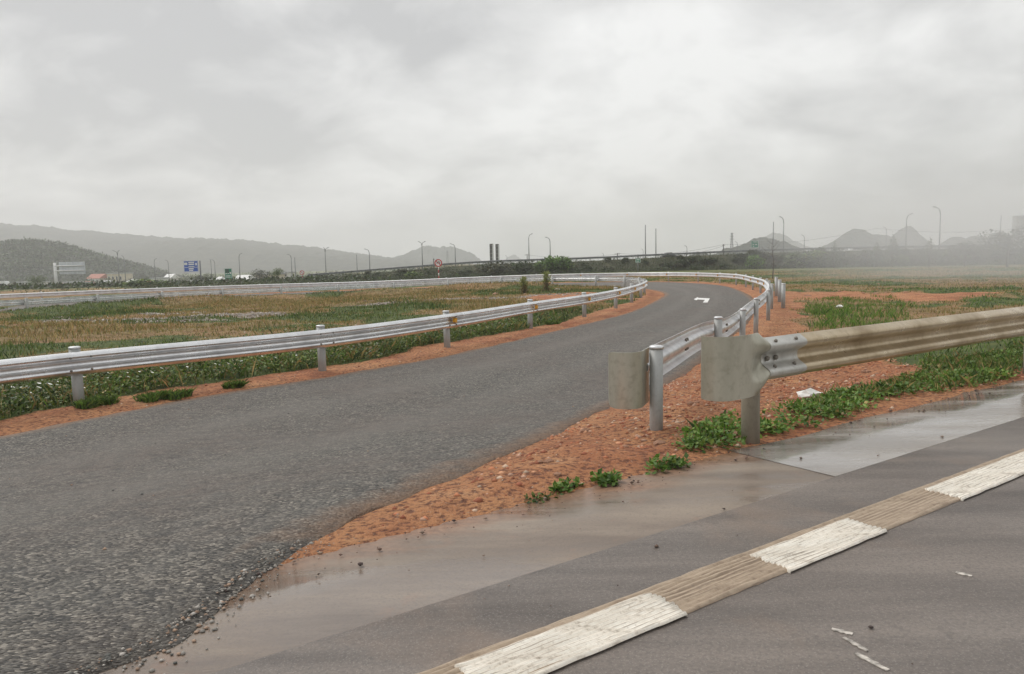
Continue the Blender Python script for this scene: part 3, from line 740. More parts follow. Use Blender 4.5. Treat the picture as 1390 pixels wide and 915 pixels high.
for i, (x, y) in enumerate(in_gore(70)):
    o = link('stone', ROCKS[i % 8], None); r_ = random.choice((.022, .026, .03, .036, .045, .055))
    o.location = (x, y, gz1(x, y) + r_ * .15); o.scale = (r_, r_, r_); o.rotation_euler = (0, 0, random.random() * 6)
    tag(o, 'reddish stone lying on the orange clay bank between the two rail ends', 'stone', 'stones on the clay bank')
# fine gravel: thousands of small pieces in one object
def gravel(name, pts, rmin, rmax, cols, label):
    n = len(pts); oct_ = np.array([(1, 0, 0), (0, 1, 0), (-1, 0, 0), (0, -1, 0), (0, 0, .8), (0, 0, -.8)], float)
    fc = np.array([(0, 1, 4), (1, 2, 4), (2, 3, 4), (3, 0, 4), (1, 0, 5), (2, 1, 5), (3, 2, 5), (0, 3, 5)])
    r_ = rmin + (rmax - rmin) * RNG.random(n) ** 4.0
    a = RNG.random(n) * 6.28; ca, sa = np.cos(a), np.sin(a)
    V = oct_[None] * (1 + RNG.uniform(-.35, .35, (n, 6, 1))) * r_[:, None, None] * np.array([1, 1, .75])
    V = np.stack([V[..., 0] * ca[:, None] - V[..., 1] * sa[:, None], V[..., 0] * sa[:, None] + V[..., 1] * ca[:, None], V[..., 2]], -1) + pts[:, None, :]
    F_ = (fc[None] + (np.arange(n) * 6)[:, None, None]).reshape(-1, 3)
    cc = np.array(cols)[RNG.integers(0, len(cols), n)] * RNG.uniform(.7, 1.2, (n, 1))
    o = link(name, mesh_np(name, V.reshape(-1, 3), F_, np.repeat(cc, 6, 0)), M_GRAVEL); return tag(o, label, 'gravel', kind='stuff')
def scatter(x0, x1, y0, y1, n, cond):
    x = RNG.uniform(x0, x1, n); y = RNG.uniform(y0, y1, n); c_, g_, r_, s_, sd_ = zones(x, y); nn_ = -.566 * x + .824 * y
    k = cond(x, y, c_, g_, r_, s_, sd_, nn_); x, y = x[k], y[k]
    return np.stack([x, y, ground_z(x, y)], 1)
CLAYC = [(.50, .20, .10), (.43, .16, .078), (.56, .29, .165), (.28, .095, .05), (.60, .44, .32), (.40, .17, .095), (.34, .12, .065), (.50, .31, .22)]
gp = np.vstack([scatter(-1.5, 7, 3, 12, 60000, lambda x, y, c, g, r, s, sd, n: (RNG.random(len(x)) < smooth(.38, .66, fbm(x * 1.3, y * 1.3, 4, 66)) * .9 + .06) & (c > .35) & (s > .0) & (n > 3.36) & (sd < 0)),
                scatter(-8, 16, 5, 40, 34000, lambda x, y, c, g, r, s, sd, n: (c > .4) & (s > -.05) & (n > 3.6))])
gravel('gravel', gp, .004, .030, CLAYC, 'loose orange clay clods and grit along the slip road edges')
gp = scatter(-26, 8, 16, 46, 60000, lambda x, y, c, g, r, s, sd, n: (r > .25) & (sd > 0) & (s > 1))
gravel('rubble_pieces', gp[:7000], .015, .10, [(.40, .35, .30), (.30, .25, .21), (.50, .45, .40), (.22, .17, .13)], 'pale broken stones strewn over the bare patches of the island')
# grit and mud crumbs on the shoulder
x = []
for k in range(420):
    t = RNG.uniform(-1, 12); n = 3.33 - abs(RNG.normal(0, .16)); x.append((*rn(n, t), .008))
for k in range(70): x.append((*rn(RNG.uniform(.2, 3.0), RNG.uniform(0, 7)), .006))
gravel('road_grit', np.array(x), .004, .016, [(.12, .08, .06), (.2, .13, .1), (.3, .22, .17), (.07, .05, .045)], 'scattered mud crumbs and grit on the wet shoulder')
# loose chips on the slip road
gp = scatter(-8, 6, 3, 22, 900, lambda x, y, c, g, r, s, sd, n: (s < -.05) & (n > 2.7)); gp[:, 2] = base_z(gp[:, 0], gp[:, 1]) + .024
t_ = RNG.uniform(0, 1, 2600) * (len(RE) * .30); ip = t_.astype(int); q_ = RE[ip] + (RE[np.minimum(ip + 1, len(RE) - 1)] - RE[ip]) * (t_ - ip)[:, None]; cr_ = (LE[ip] - RE[ip]) / (2 * HW[ip])[:, None]
q_ = q_ - cr_ * (np.abs(RNG.normal(0, .10, len(q_))) - .07)[:, None]; qn = -.566 * q_[:, 0] + .824 * q_[:, 1]; kq = (qn < 3.5); q_ = q_[kq]
gp = np.vstack([gp, np.c_[q_, np.where(ramp_sd(q_[:, 0], q_[:, 1])[0] < 0, base_z(q_[:, 0], q_[:, 1]) + .016, .0)]])
gravel('road_chippings', gp, .004, .014, [(.3, .28, .25), (.45, .42, .38), (.12, .12, .11), (.36, .25, .18)], 'loose stone chippings on the slip road')

# ------------------------------------------------------------------ low vegetation
def leaf_cloud(P, L, W, cols, up=.5, droop=0):
    """diamond leaves at points P; returns verts, quads, cols"""
    n = len(P); a = RNG.random(n) * 2 * np.pi; el = np.arcsin(np.clip(RNG.normal(up, .35, n), -.6, 1))
    d = np.stack([np.cos(a) * np.cos(el), np.sin(a) * np.cos(el), np.sin(el)], 1)
    w = np.cross(d, RNG.normal(0, .5, (n, 3)) + np.array([0, 0, 1])); w /= np.linalg.norm(w, axis=1)[:, None]
    nn_ = np.cross(w, d)
    L = L * RNG.uniform(.6, 1.3, n)[:, None]; W = W * RNG.uniform(.7, 1.2, n)[:, None]
    v = np.stack([P, P + d * L * .5 + w * W * .5 - nn_ * W * .12, P + d * L - np.array([0, 0, 1]) * droop * L, P + d * L * .5 - w * W * .5 - nn_ * W * .12], 1)
    q = np.arange(n * 4).reshape(n, 4); return v.reshape(-1, 3), q, np.repeat(cols, 4, 0)
def blades(P, H, W, cols, lean=.4):
    n = len(P); a = RNG.random(n) * 6.283; b = RNG.random(n) * 6.283; H = H * RNG.uniform(.5, 1.3, n)[:, None]; l = np.abs(RNG.normal(0, lean, n))[:, None]
    w = np.stack([np.cos(a), np.sin(a), a * 0], 1) * W; d = np.stack([np.cos(b), np.sin(b), b * 0], 1) * l * H
    v = np.stack([P - w, P + w, P + d * .35 + w * .6 + [0, 0, 1] * H * .6, P + d + [0, 0, 1] * H], 1)
    q = np.arange(n * 4).reshape(n, 4); return v.reshape(-1, 3), q, np.repeat(cols, 4, 0)
def pick(cols, n, w=None, jit=.25):
    c_ = np.array(cols)[RNG.choice(len(cols), n, p=w)]; return c_ * RNG.uniform(1 - jit, 1 + jit, (n, 1))
GREENS = [(.055, .105, .018), (.09, .15, .025), (.13, .19, .035), (.035, .065, .014), (.18, .22, .06)]
DARKG = [(.02, .04, .01), (.035, .06, .016), (.05, .085, .02), (.075, .10, .03)]
LIME = [(.10, .20, .025), (.15, .27, .04), (.07, .15, .02), (.21, .31, .065)]
DRYC = [(.32, .25, .09), (.44, .34, .14), (.24, .17, .065), (.36, .23, .09), (.22, .22, .065), (.15, .15, .04)]
def clumps_to_points(C, per, rad_, h):
    n = len(C); k = per; P = np.repeat(C, k, 0); r_ = np.sqrt(RNG.random(n * k)) ; a = RNG.random(n * k) * 6.283
    R_ = np.repeat(rad_ if hasattr(rad_, '__len__') else np.full(n, rad_), k); Hh = np.repeat(h if hasattr(h, '__len__') else np.full(n, h), k)
    P[:, 0] += np.cos(a) * r_ * R_; P[:, 1] += np.sin(a) * r_ * R_
    P[:, 2] += RNG.random(n * k) ** .7 * Hh * (1 - .6 * r_ ** 2); return P
def stuff(name, parts, m, label, cat):
    V, Q, C = [], [], []; b = 0
    for v, q, c in parts: V.append(v); Q.append(q + b); C.append(c); b += len(v)
    o = link(name, mesh_np(name, np.vstack(V), np.vstack(Q), np.vstack(C)), m); return tag(o, label, cat, kind='stuff')

# leafy weeds with white flowers behind the inner rail
WE = scatter(-16, 4, 6, 27, 22000, lambda x, y, c, g, r, s, sd, n: (sd > 0) & (s > .95) & (s < 5.2 + 1.6 * np.sin(x * .7)) & (c < .5) & (RNG.random(len(x)) < np.clip(1.5 - y / 22, .12, 1) * np.clip(1.25 - (s - 1) / 5, .15, 1)))
WP = clumps_to_points(WE, 22, .17, np.clip(.14 + .22 * fbm(WE[:, 0] * .8, WE[:, 1] * .8, 3, 60), .1, .34))
wc = pick(GREENS, len(WP)); wc *= (.35 + 1.35 * fbm(WP[:, 0] * .9, WP[:, 1] * .9, 3, 61))[:, None]
dryf = (RNG.random(len(WP)) < .1)[:, None]; wc = np.where(dryf, pick(DRYC, len(WP)), wc)
kb = RNG.random(len(WE)) < .55; BP = clumps_to_points(WE[kb], 5, .16, .0); bc = np.where((RNG.random(len(BP)) < .45)[:, None], pick(DRYC, len(BP)), pick(GREENS + LIME[:2], len(BP)))
stuff('weed_cover', [leaf_cloud(WP, .062, .034, wc, .35), blades(BP, np.full((len(BP), 1), .22), .0035, bc, .5)], M_LEAF, 'dense low green weeds growing behind the left guardrail', 'weeds')
# flowers
FP = WE[RNG.random(len(WE)) < .5].copy(); FP = FP[FP[:, 1] < 20]; FP[:, 2] += RNG.uniform(.14, .33, len(FP)); FP[:, :2] += RNG.normal(0, .1, (len(FP), 2))
vv, qq = [], []
hexa = np.array([(math.cos(k * math.pi / 3), math.sin(k * math.pi / 3)) for k in range(6)])
for p in FP:
    r_ = random.uniform(.014, .032); tx_, ty_ = random.uniform(-.6, .6), random.uniform(-.9, .2); b = len(vv)
    vv += [(p[0] + a * r_, p[1] + c_ * r_, p[2] + (tx_ * a + ty_ * c_) * r_) for a, c_ in hexa]; qq += [(b, b + 1, b + 2, b + 3), (b, b + 3, b + 4, b + 5)]
tag(link('weed_flowers', mesh_np('weed_flowers', np.array(vv), np.array(qq)), M_FLOWER), 'tiny white flowers dotted over the weeds behind the left guardrail', 'flowers', kind='stuff')
# island grass: dry and green blades
GP = scatter(-34, 9, 9, 58, 230000, lambda x, y, c, g, r, s, sd, n: (sd > 0) & (s > .8) & (c < .6) & (r < .5) & (s < 30) & (RNG.random(len(x)) < .75))
gm = zones(GP[:, 0], GP[:, 1])[1]
gc = np.where((gm + RNG.normal(0, .25, len(GP)) > .5)[:, None], pick(GREENS + [(.14, .14, .04)], len(GP)), pick(DRYC, len(GP)))
dist = np.hypot(GP[:, 0], GP[:, 1])
hh = (.03 + .22 * fbm(GP[:, 0] * .4, GP[:, 1] * .4, 3, 71) ** 1.5)
stuff('island_grass', [blades(GP, hh[:, None], (.004 + .00032 * dist)[:, None], gc)], M_GRASS, 'rough dry brown and green grass covering the island', 'grass')
# grass and weeds beyond the muddy rail on the right
GP = scatter(2, 60, 6, 95, 300000, lambda x, y, c, g, r, s, sd, n: (sd < 0) & (s > .9) & (n > 3.55) & (c < .55) & (RNG.random(len(x)) < np.clip(30 / np.hypot(x, y), .12, 1)))
gm = zones(GP[:, 0], GP[:, 1])[1]; dist = np.hypot(GP[:, 0], GP[:, 1])
gc = np.where((gm + RNG.normal(0, .2, len(GP)) > .45)[:, None], pick(GREENS + LIME[:2] + [(.16, .17, .06)], len(GP)), pick(DRYC, len(GP)))
stuff('field_grass', [blades(GP, (.02 + .16 * fbm(GP[:, 0] * .5, GP[:, 1] * .5, 3, 72) ** 1.5)[:, None], (.004 + .00035 * dist)[:, None], gc)], M_GRASS, 'short patchy grass over the field right of the slip road', 'grass')
# bright grass bank by the three posts
GP = scatter(6.5, 16, 13, 31, 30000, lambda x, y, c, g, r, s, sd, n: (sd < 0) & (s > .9 + 1.5 * fbm(x * .6, y * .6, 3, 90)) & (s < 2.2 + 4.5 * fbm(x * .5, y * .5, 3, 91)) & (fbm(x * 1.1, y * 1.1, 3, 92) > .44) & (RNG.random(len(x)) < .8))
gc = pick(LIME, len(GP)); stuff('bank_grass', [blades(GP, (.04 + .22 * fbm(GP[:, 0] * .9, GP[:, 1] * .9, 3, 73)[:, None]), .008, gc)], M_GRASS, 'bright green grass beside the bare posts at the bend', 'grass')
# leafy weeds along the shoulder at the foot of the muddy rail
def road_scatter(n, n0, n1, t0, t1):
    nn_ = RNG.uniform(n0, n1, n); t = RNG.uniform(t0, t1, n); x = DT[0] * t + DN[0] * nn_; y = DT[1] * t + DN[1] * nn_
    return x, y, nn_, t
x, y, n_, t_ = road_scatter(5200, 3.42, 5.3, 4.0, 18)
edge_n = 3.5 + .12 * np.sin(t_ * 2.1); wid = np.interp(t_, [4.0, 4.6, 5.2, 6.2, 7.5, 10], [.10, .34, .46, .46, .6, 1.0])
k = (n_ > edge_n) & (n_ < edge_n + wid * (.6 + .8 * fbm(x * 1.5, y * 1.5, 3, 80))) & (RNG.random(len(x)) < np.interp(t_, [4, 8, 18], [1, .9, .45])) & (fbm(x * 2.2, y * 2.2, 3, 81) > .33)
x, y = x[k], y[k]
C_ = np.stack([x, y, ground_z(x, y)], 1); WP = clumps_to_points(C_, 15, .10, np.clip(.02 + .15 * fbm(x * 1.7, y * 1.7, 3, 82) ** 1.3, .02, .15))
fall = np.clip((WP[:, 0] * .824 + WP[:, 1] * .566 - 6) / 8, 0, .6)[:, None]
wc = pick(LIME, len(WP)) * 1.0 * (1 - fall) + pick(GREENS, len(WP)) * 1.05 * fall
kb = RNG.random(len(C_)) < np.clip((C_[:, 0] * .824 + C_[:, 1] * .566 - 5.5) / 5, .06, .75); BP = clumps_to_points(C_[kb], 6, .12, .0); bc = np.where((RNG.random(len(BP)) < .35)[:, None], pick(DRYC, len(BP)), pick(GREENS + LIME[:2], len(BP)))
wc = np.where((RNG.random(len(WP)) < .08)[:, None], pick(DRYC, len(WP)), wc) * (.55 + .9 * fbm(WP[:, 0] * 2.5, WP[:, 1] * 2.5, 3, 83))[:, None]
stuff('shoulder_weeds', [leaf_cloud(WP, .048, .03, wc, .3), blades(BP, np.full((len(BP), 1), .11), .0026, bc, .5)], M_LEAF, 'leafy green weeds along the shoulder at the foot of the muddy guardrail', 'weeds')
# separate weed clumps on the clay
def weed_clump(px, py, r_, h, per, label, cols=LIME, z0=None, L=.045, blade=False):
    d = ray(px, py); x, y = G(px, py); n = max(6, int(r_ * 60))
    a = RNG.random(n) * 6.283; q = np.sqrt(RNG.random(n)) * r_
    C = np.stack([np.cos(a) * q * DT[0] - np.sin(a) * q * .5 * DT[1], np.cos(a) * q * DT[1] + np.sin(a) * q * .5 * DT[0], np.zeros(n)], 1)
    root = empty('weed_clump', (x, y, gz1(x, y) - .005)); tag(root, label, 'weed')
    P = clumps_to_points(C, per, r_ * .3, h * (1 - .5 * (q / r_) ** 2)); c_ = pick(cols, len(P)) * (1.15 if blade else .85)
    v, f_, cc = (blades(P * [1, 1, .1], h, .006, c_, .7) if blade else leaf_cloud(P, L, L * .7, c_, .3))
    link('leaves', mesh_np('leaves', v, f_, cc), M_LEAF, root)
    mb = MB()
    for k in range(n): mb.tube([(0, 0, -.02), (C[k, 0] * .6, C[k, 1] * .6, h * .2), (C[k, 0], C[k, 1], h * .65)], [.004, .003, .0015], 5)
    mb.build('stem', M_BARK if False else M_STEM, root); return root
M_STEM = simple('green_stem', (.10, .13, .04), .7, 0, .2, 12)
weed_clump(770, 663, .09, .06, 16, 'small leafy weed tuft on the clay edge, left of a fuller tuft')
weed_clump(818, 655, .12, .09, 18, 'full leafy weed tuft on the clay just above the wet shoulder')
weed_clump(735, 676, .12, .025, 9, 'thin flat weed patch at the left end of the clay wedge', GREENS, L=.03)
weed_clump(903, 634, .18, .09, 18, 'leafy weed tuft trailing left from the weeds at the muddy post')
weed_clump(965, 607, .26, .13, 24, 'spreading leafy weed left of the muddy guardrail post')
for (px, py, r_, lab) in ((132, 553, .26, 'grass tuft at the foot of the nearest left guardrail post'), (225, 543, .30, 'low grass tuft at the edge of the slip road on the left'), (318, 528, .14, 'tiny grass tuft on the clay verge before the second left post'), (755, 434, .3, 'grass tuft on the clay verge between the fourth and fifth posts'), (752, 441, .2, 'flat grass tuft right beside the slip road under the left rail')):
    weed_clump(px, py, r_, .10, 60, lab, GREENS + LIME[:2], blade=True)

# ------------------------------------------------------------------ embankment of the far road
EMB = catmull([(-140, 96, -.9), (-95, 100, -.9), (-62, 104, -.9), (-38, 108, -.6), (-20, 114, .35), (-5, 118, 1.15), (12, 121, 1.4), (26, 122, 1.75), (40, 121, 2.05), (56, 117, 2.1), (75, 110, 1.9), (100, 98, 1.7), (150, 70, 1.6)], 10)
etg = np.gradient(EMB[:, :2], axis=0); etg /= np.linalg.norm(etg, axis=1)[:, None]; enr = np.stack([etg[:, 1], -etg[:, 0]], 1)      # points to the camera side
EPROF = [(5.5, None), (3.0, .45), (0.3, .97), (0, 1.0), (-1.4, 1.0), (-2.4, .72), (-13, .72), (-14, .8), (-19, None)]
v, q = [], []
for i, (p, nr2) in enumerate(zip(EMB, enr)):
    for (o, k) in EPROF:
        x, y = p[0] + nr2[0] * o, p[1] + nr2[1] * o; zb = gz(x, y) - .3
        v.append((x, y, zb if k is None else zb + (p[2] - zb) * k))
P = len(EPROF)
for i in range(len(EMB) - 1): q += [(i * P + k, (i + 1) * P + k, (i + 1) * P + k + 1, i * P + k + 1) for k in range(P - 1)]
g = NT('embankment_soil'); c = g.ramp(g.noise(.6, 7, .6), [(.3, (.028, .035, .014)), (.55, (.06, .065, .03)), (.75, (.12, .10, .06))])
M_EMB = g.set(Base_Color=c, Roughness=.95, Normal=g.bump(g.noise(5, 6), .8, .1))
me = mesh_np('embankment', np.array(v), np.array(q)[:, ::-1]); tag(link('embankment', me, M_EMB), kind='structure')
def emb_at(px, o=0.0):
    """point on the embankment where the sight column px crosses it, o metres towards the camera from its top edge"""
    L = EMB[:, :2] + enr * o; pxs = CX + FPX * L[:, 0] / L[:, 1]
    x, y = np.interp(px, pxs, L[:, 0]), np.interp(px, pxs, L[:, 1]); return float(x), float(y), float(np.interp(px, pxs, EMB[:, 2]))
def emb_z(x, y):
    k = np.argmin((EMB[:, 0] - x) ** 2 + (EMB[:, 1] - y) ** 2); return float(EMB[k, 2])
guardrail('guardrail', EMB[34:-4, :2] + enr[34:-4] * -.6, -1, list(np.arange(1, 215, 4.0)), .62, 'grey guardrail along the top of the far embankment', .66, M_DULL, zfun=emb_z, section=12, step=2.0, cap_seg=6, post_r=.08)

# ------------------------------------------------------------------ trees and shrubs
def crown_mesh(seed, lobes, leaf, n, cols, flat=1.0):
    """leaf clumps spread through lobes (x,y,z,r)"""
    r0 = np.random.default_rng(seed); P = []
    for (x, y, z, r_) in lobes:
        k = int(n * r_ ** 2); d = r0.normal(0, 1, (k, 3)); d /= np.linalg.norm(d, axis=1)[:, None]
        rr = r_ * (.45 + .6 * r0.random(k) ** .6)
        p = d * rr[:, None] * [1, 1, flat] + [x, y, z]
        keep = vnoise(p[:, 0] * 2.2 / r_ + seed, p[:, 2] * 2.2 / r_ + p[:, 1] * 1.7 / r_, seed) > .3; P.append(p[keep])
    P = np.vstack(P); c_ = pick(cols, len(P), jit=.35)
    c_ *= (.7 + .6 * vnoise(P[:, 0] * 1.6, P[:, 1] * 1.6 + P[:, 2] * 2.3, seed + 3))[:, None]
    v, q, cc = leaf_cloud(P, leaf, leaf * .6, c_, .25); return mesh_np('crown', v, q, cc)
def limb_mesh(seed, h, r_, n, spread, twigs=0):
    rr = random.Random(seed); mb = MB()
    mb.tube([(0, 0, -.3), (rr.uniform(-.03, .03) * h, rr.uniform(-.03, .03) * h, h * .4), (rr.uniform(-.05, .05) * h, 0, h * .75), (0, 0, h)], [r_, r_ * .8, r_ * .5, r_ * .15], 7)
    for k in range(n):
        z0 = h * rr.uniform(.25, .85); a = rr.random() * 6.28; l = spread * rr.uniform(.5, 1.1) * (1.2 - z0 / h * .5)
        e_ = (math.cos(a) * l, math.sin(a) * l, z0 + l * rr.uniform(.4, .9)); m_ = (e_[0] * .5, e_[1] * .5, z0 + (e_[2] - z0) * .35)
        mb.tube([(0, 0, z0), m_, e_], [r_ * .4, r_ * .25, r_ * .08], 5)
        for j in range(twigs):
            u = rr.uniform(.4, .95); b_ = (e_[0] * u, e_[1] * u, z0 + (e_[2] - z0) * u); a2 = a + rr.uniform(-1.1, 1.1); l2 = l * .45
            mb.tube([b_, (b_[0] + math.cos(a2) * l2, b_[1] + math.sin(a2) * l2, b_[2] + l2 * rr.uniform(.5, 1.1))], [r_ * .13, r_ * .04], 4)
    return mb
def plant(name, cm, lm, loc, sc, label, cat, group=None):
    root = empty(name, loc, random.random() * 6.28); root.scale = (sc[0], sc[0], sc[1]); tag(root, label, cat, group)
    link('crown', cm, M_LEAF, root); link('trunk' if cat == 'tree' else 'stem', lm, M_BARK, root); return root
def lm_data(mb):
    o = mb.build('trunk', M_BARK); d = o.data; bpy.data.objects.remove(o); return d
SHCOL = [DARKG, GREENS, [(.06, .07, .03), (.04, .05, .02), (.10, .10, .05)], LIME[:3] + GREENS[:2]]
SH = []
for k in range(8):
    rr = random.Random(50 + k)
    lob = [(rr.uniform(-.5, .5), rr.uniform(-.4, .4), rr.uniform(.3, .75), rr.uniform(.28, .45)) for _ in range(6)]
    SH.append((crown_mesh(100 + k, lob, .17, 1300, SHCOL[k % 4]), lm_data(limb_mesh(k, .8, .03, 6, .4))))
def shrub(px, o, w, h, kind, label, group=None, x=None, y=None, z=None):
    if x is None: x, y, zt = emb_at(px, o)
    if z is None:
        zb = gz(x, y) - .3; k = np.interp(o, [-.0, .3, 3.0, 5.5], [1, .97, .45, 0]); z = zb + (emb_at(px, o)[2] - zb) * k if o > 0 else emb_at(px, o)[2]
    cm, lm = SH[kind]
    return plant('shrub', cm, lm, (x, y, z - .05), (w, h), label, 'shrub', group)
# rows of shrubs clothing the slope
for k in range(150):
    px = random.uniform(480, 1420); o = random.uniform(.4, 6.0); small = np.interp(px, [200, 600, 900, 1100, 1400], [.75, .8, 1.0, 1.3, 1.15])
    h = small * random.uniform(.55, 1.15) * (1 if o > 2 else .7); kind = random.choice((0, 0, 2, 4, 4, 6, 0, 1))
    shrub(px, o, h * random.uniform(.9, 1.7), h, kind, 'dark green shrub in the ragged hedge on the far embankment slope', 'hedge shrubs on the embankment slope')
for (px, o, w, h, kind, lab) in ((744, 5.2, 2.3, 2.3, 3, 'bright green shrub in the left half of the bushy cluster by the lamps'), (760, 4.2, 2.4, 2.5, 3, 'bright green shrub in the right half of the bushy cluster by the lamps'), (752, 4.5, 2.6, 2.7, 3, 'bright green bushy shrub cluster right of the two lamp poles, in front of the embankment'), (735, 5.5, 2.2, 1.9, 1, 'lower green shrub left beside the bright bushy cluster'), (768, 5.0, 2.0, 1.9, 5, 'lower green shrub at the right side of the bright bushy cluster'), (709, 5.0, 2.6, 2.2, 0, 'dark green shrub between the twin columns and the bright bushy cluster'),
    (671, 5.0, 3.4, 2.3, 6, 'brownish shrub at the foot of the twin dark columns'), (562, 5.5, 1.9, 1.4, 1, 'round green shrub left of the round red sign'), (197, 9.0, 3.6, 1.3, 1, 'wide green shrub left of the blue road sign'),
    (1030, 5.5, 2.2, 2.6, 3, 'light green feathery shrub under the green road sign on the right'), (1078, 5.5, 3.6, 2.8, 5, 'leafy green shrub right of the bare tree'), (1108, 5, 3.0, 2.6, 1, 'dark leafy shrub left of the pointed dark tree'), (1120, 6, 2.6, 2.2, 4, 'low dark shrub at the foot of the pointed dark tree')):
    shrub(px, o, w, h, kind, lab)
# trees on the right, behind the white smear volume
def tree_lobes(kind, rr):
    if kind == 'cone': return [(rr.uniform(-.1, .1) * (1 - z), rr.uniform(-.1, .1) * (1 - z), z, .30 * (1.08 - z)) for z in np.linspace(.22, .95, 11)] + [(math.cos(a) * .22 * (1 - z), math.sin(a) * .22 * (1 - z), z, .16 * (1.1 - z)) for z in (.25, .4, .55, .7) for a in (0, 1.6, 3.1, 4.7)]
    return [(rr.uniform(-.28, .28), rr.uniform(-.28, .28), rr.uniform(.45, .85), rr.uniform(.14, .24)) for _ in range(11)]
TR = {}
for kk, (kind, seed, cols, n, leaf) in enumerate((('cone', 1, DARKG, 3800, .045), ('cone', 2, [(.07, .10, .04), (.10, .13, .05), (.05, .07, .03)], 3000, .05), ('round', 3, [(.06, .08, .03), (.09, .11, .045), (.04, .055, .025)], 5200, .05), ('round', 4, GREENS, 6500, .045))):
    TR[kk] = (crown_mesh(300 + kk, tree_lobes(kind, random.Random(seed)), leaf, n, cols), lm_data(limb_mesh(seed, .9, .022, 9, .2)))
def tree(px, ytop, d, kk, w, label, zb=None):
    x = X(px, ytop, d); zt = zat(px, ytop, d); zb = gz(x, d) if zb is None else zb; h = zt - zb
    return plant('tree', *TR[kk], (x, d, zb), (h * w, h), label, 'tree')
tree(1133, 326, 108, 0, .95, 'pointed dark green tree rising over the embankment right of the bare tree')
tree(1191, 325, 110, 1, .9, 'hazy rounded tree left of the tall hazy tree on the right')
tree(1213, 313, 106, 1, .8, 'tallest pointed hazy tree on the right, beside a street lamp')
tree(1263, 318, 100, 1, .95, 'hazy conical tree just left of the tallest street lamp on the right')
tree(1369, 309, 88, 2, 1.5, 'open-crowned hazy tree below the tower block at the right edge')
tree(1310, 328, 96, 2, 1.6, 'broad low hazy tree between the tallest lamp and the right edge')
tree(377, 364, 98, 3, 1.15, 'small round-topped green tree between the small lamp and the green sign', zb=-.6)
tree(50, 374, 160, 3, 1.2, 'small tree by the white building under the big grey sign')
tree(352, 366, 190, 2, 1.6, 'spreading grey-green tree behind the green sign on the left')
tree(275, 371, 170, 2, 1.6, 'low grey-green tree beside the post of the blue sign')
# bare thin tree
x = X(1049, 350, 60); rt = empty('bare_tree', (x, 60, gz1(x, 60))); tag(rt, 'thin leafless tree with forked twigs right of the green sign on the right', 'tree')
h = zat(1049, 321, 60) - gz1(x, 60); limb_mesh(77, h, .045, 9, h * .30, 4).build('trunk', M_BARK, rt)
# two tall yellow-green weeds on the island
for (px, pyb, pyt, lab) in ((711, 400, 378, 'tall yellow-green plant on the island, the left and thinner of two'), (742, 397, 371, 'tall yellow-green plant on the island, the right and taller of two')):
    x, y = G(px, pyb); h = zat(px, pyt, y) - gz1(x, y); rt = empty('tall_weed', (x, y, gz1(x, y))); tag(rt, lab, 'plant', 'tall plants on the island')
    n = 420; zf = RNG.random(n); rr_ = .16 + .10 * np.sin(zf * 3.1); a = RNG.random(n) * 6.28; q_ = RNG.random(n)
    P_ = np.stack([np.cos(a) * rr_ * q_, np.sin(a) * rr_ * q_, zf * h], 1); c_ = np.where(zf[:, None] > .45, pick([(.22, .26, .06), (.28, .30, .09)], n), pick([(.22, .15, .06), (.16, .13, .05)], n))
    v, f_, cc = leaf_cloud(P_, .22, .05, c_, .6); link('leaves', mesh_np('leaves', v, f_, cc), M_LEAF, rt)
    mb = MB()
    for k in range(5): mb.tube([(0, 0, -.05), (random.uniform(-.06, .06), random.uniform(-.06, .06), h * .5), (random.uniform(-.15, .15), random.uniform(-.15, .15), h * .95)], [.014, .01, .003], 5)
    mb.build('stem', M_STEM, rt)
# undergrowth at the foot of the embankment, one mass
C_ = []
for k in range(2600):
    px = random.uniform(430, 1450); o = random.uniform(.1, 8.5); x, y, zt = emb_at(px, o); zb = gz(x, y); C_.append((x, y, zb + (zt - zb) * np.interp(o, [0, .3, 3, 5.5], [1, .97, .45, 0]) - .1))
for k in range(900):
    px = random.uniform(-20, 520); d = random.uniform(74, 96); x = X(px, 380, d)
    if px < 185 and random.random() < .85: continue
    C_.append((x, d, gz(x, d) - .15))
C_ = np.array(C_); P_ = clumps_to_points(C_, 16, .8, .75); stuff('embankment_undergrowth', [leaf_cloud(P_, .2, .11, pick(DARKG + [(.08, .07, .035)], len(P_)), .4)], M_LEAF, 'dark tangled undergrowth along the foot of the far embankment', 'undergrowth')

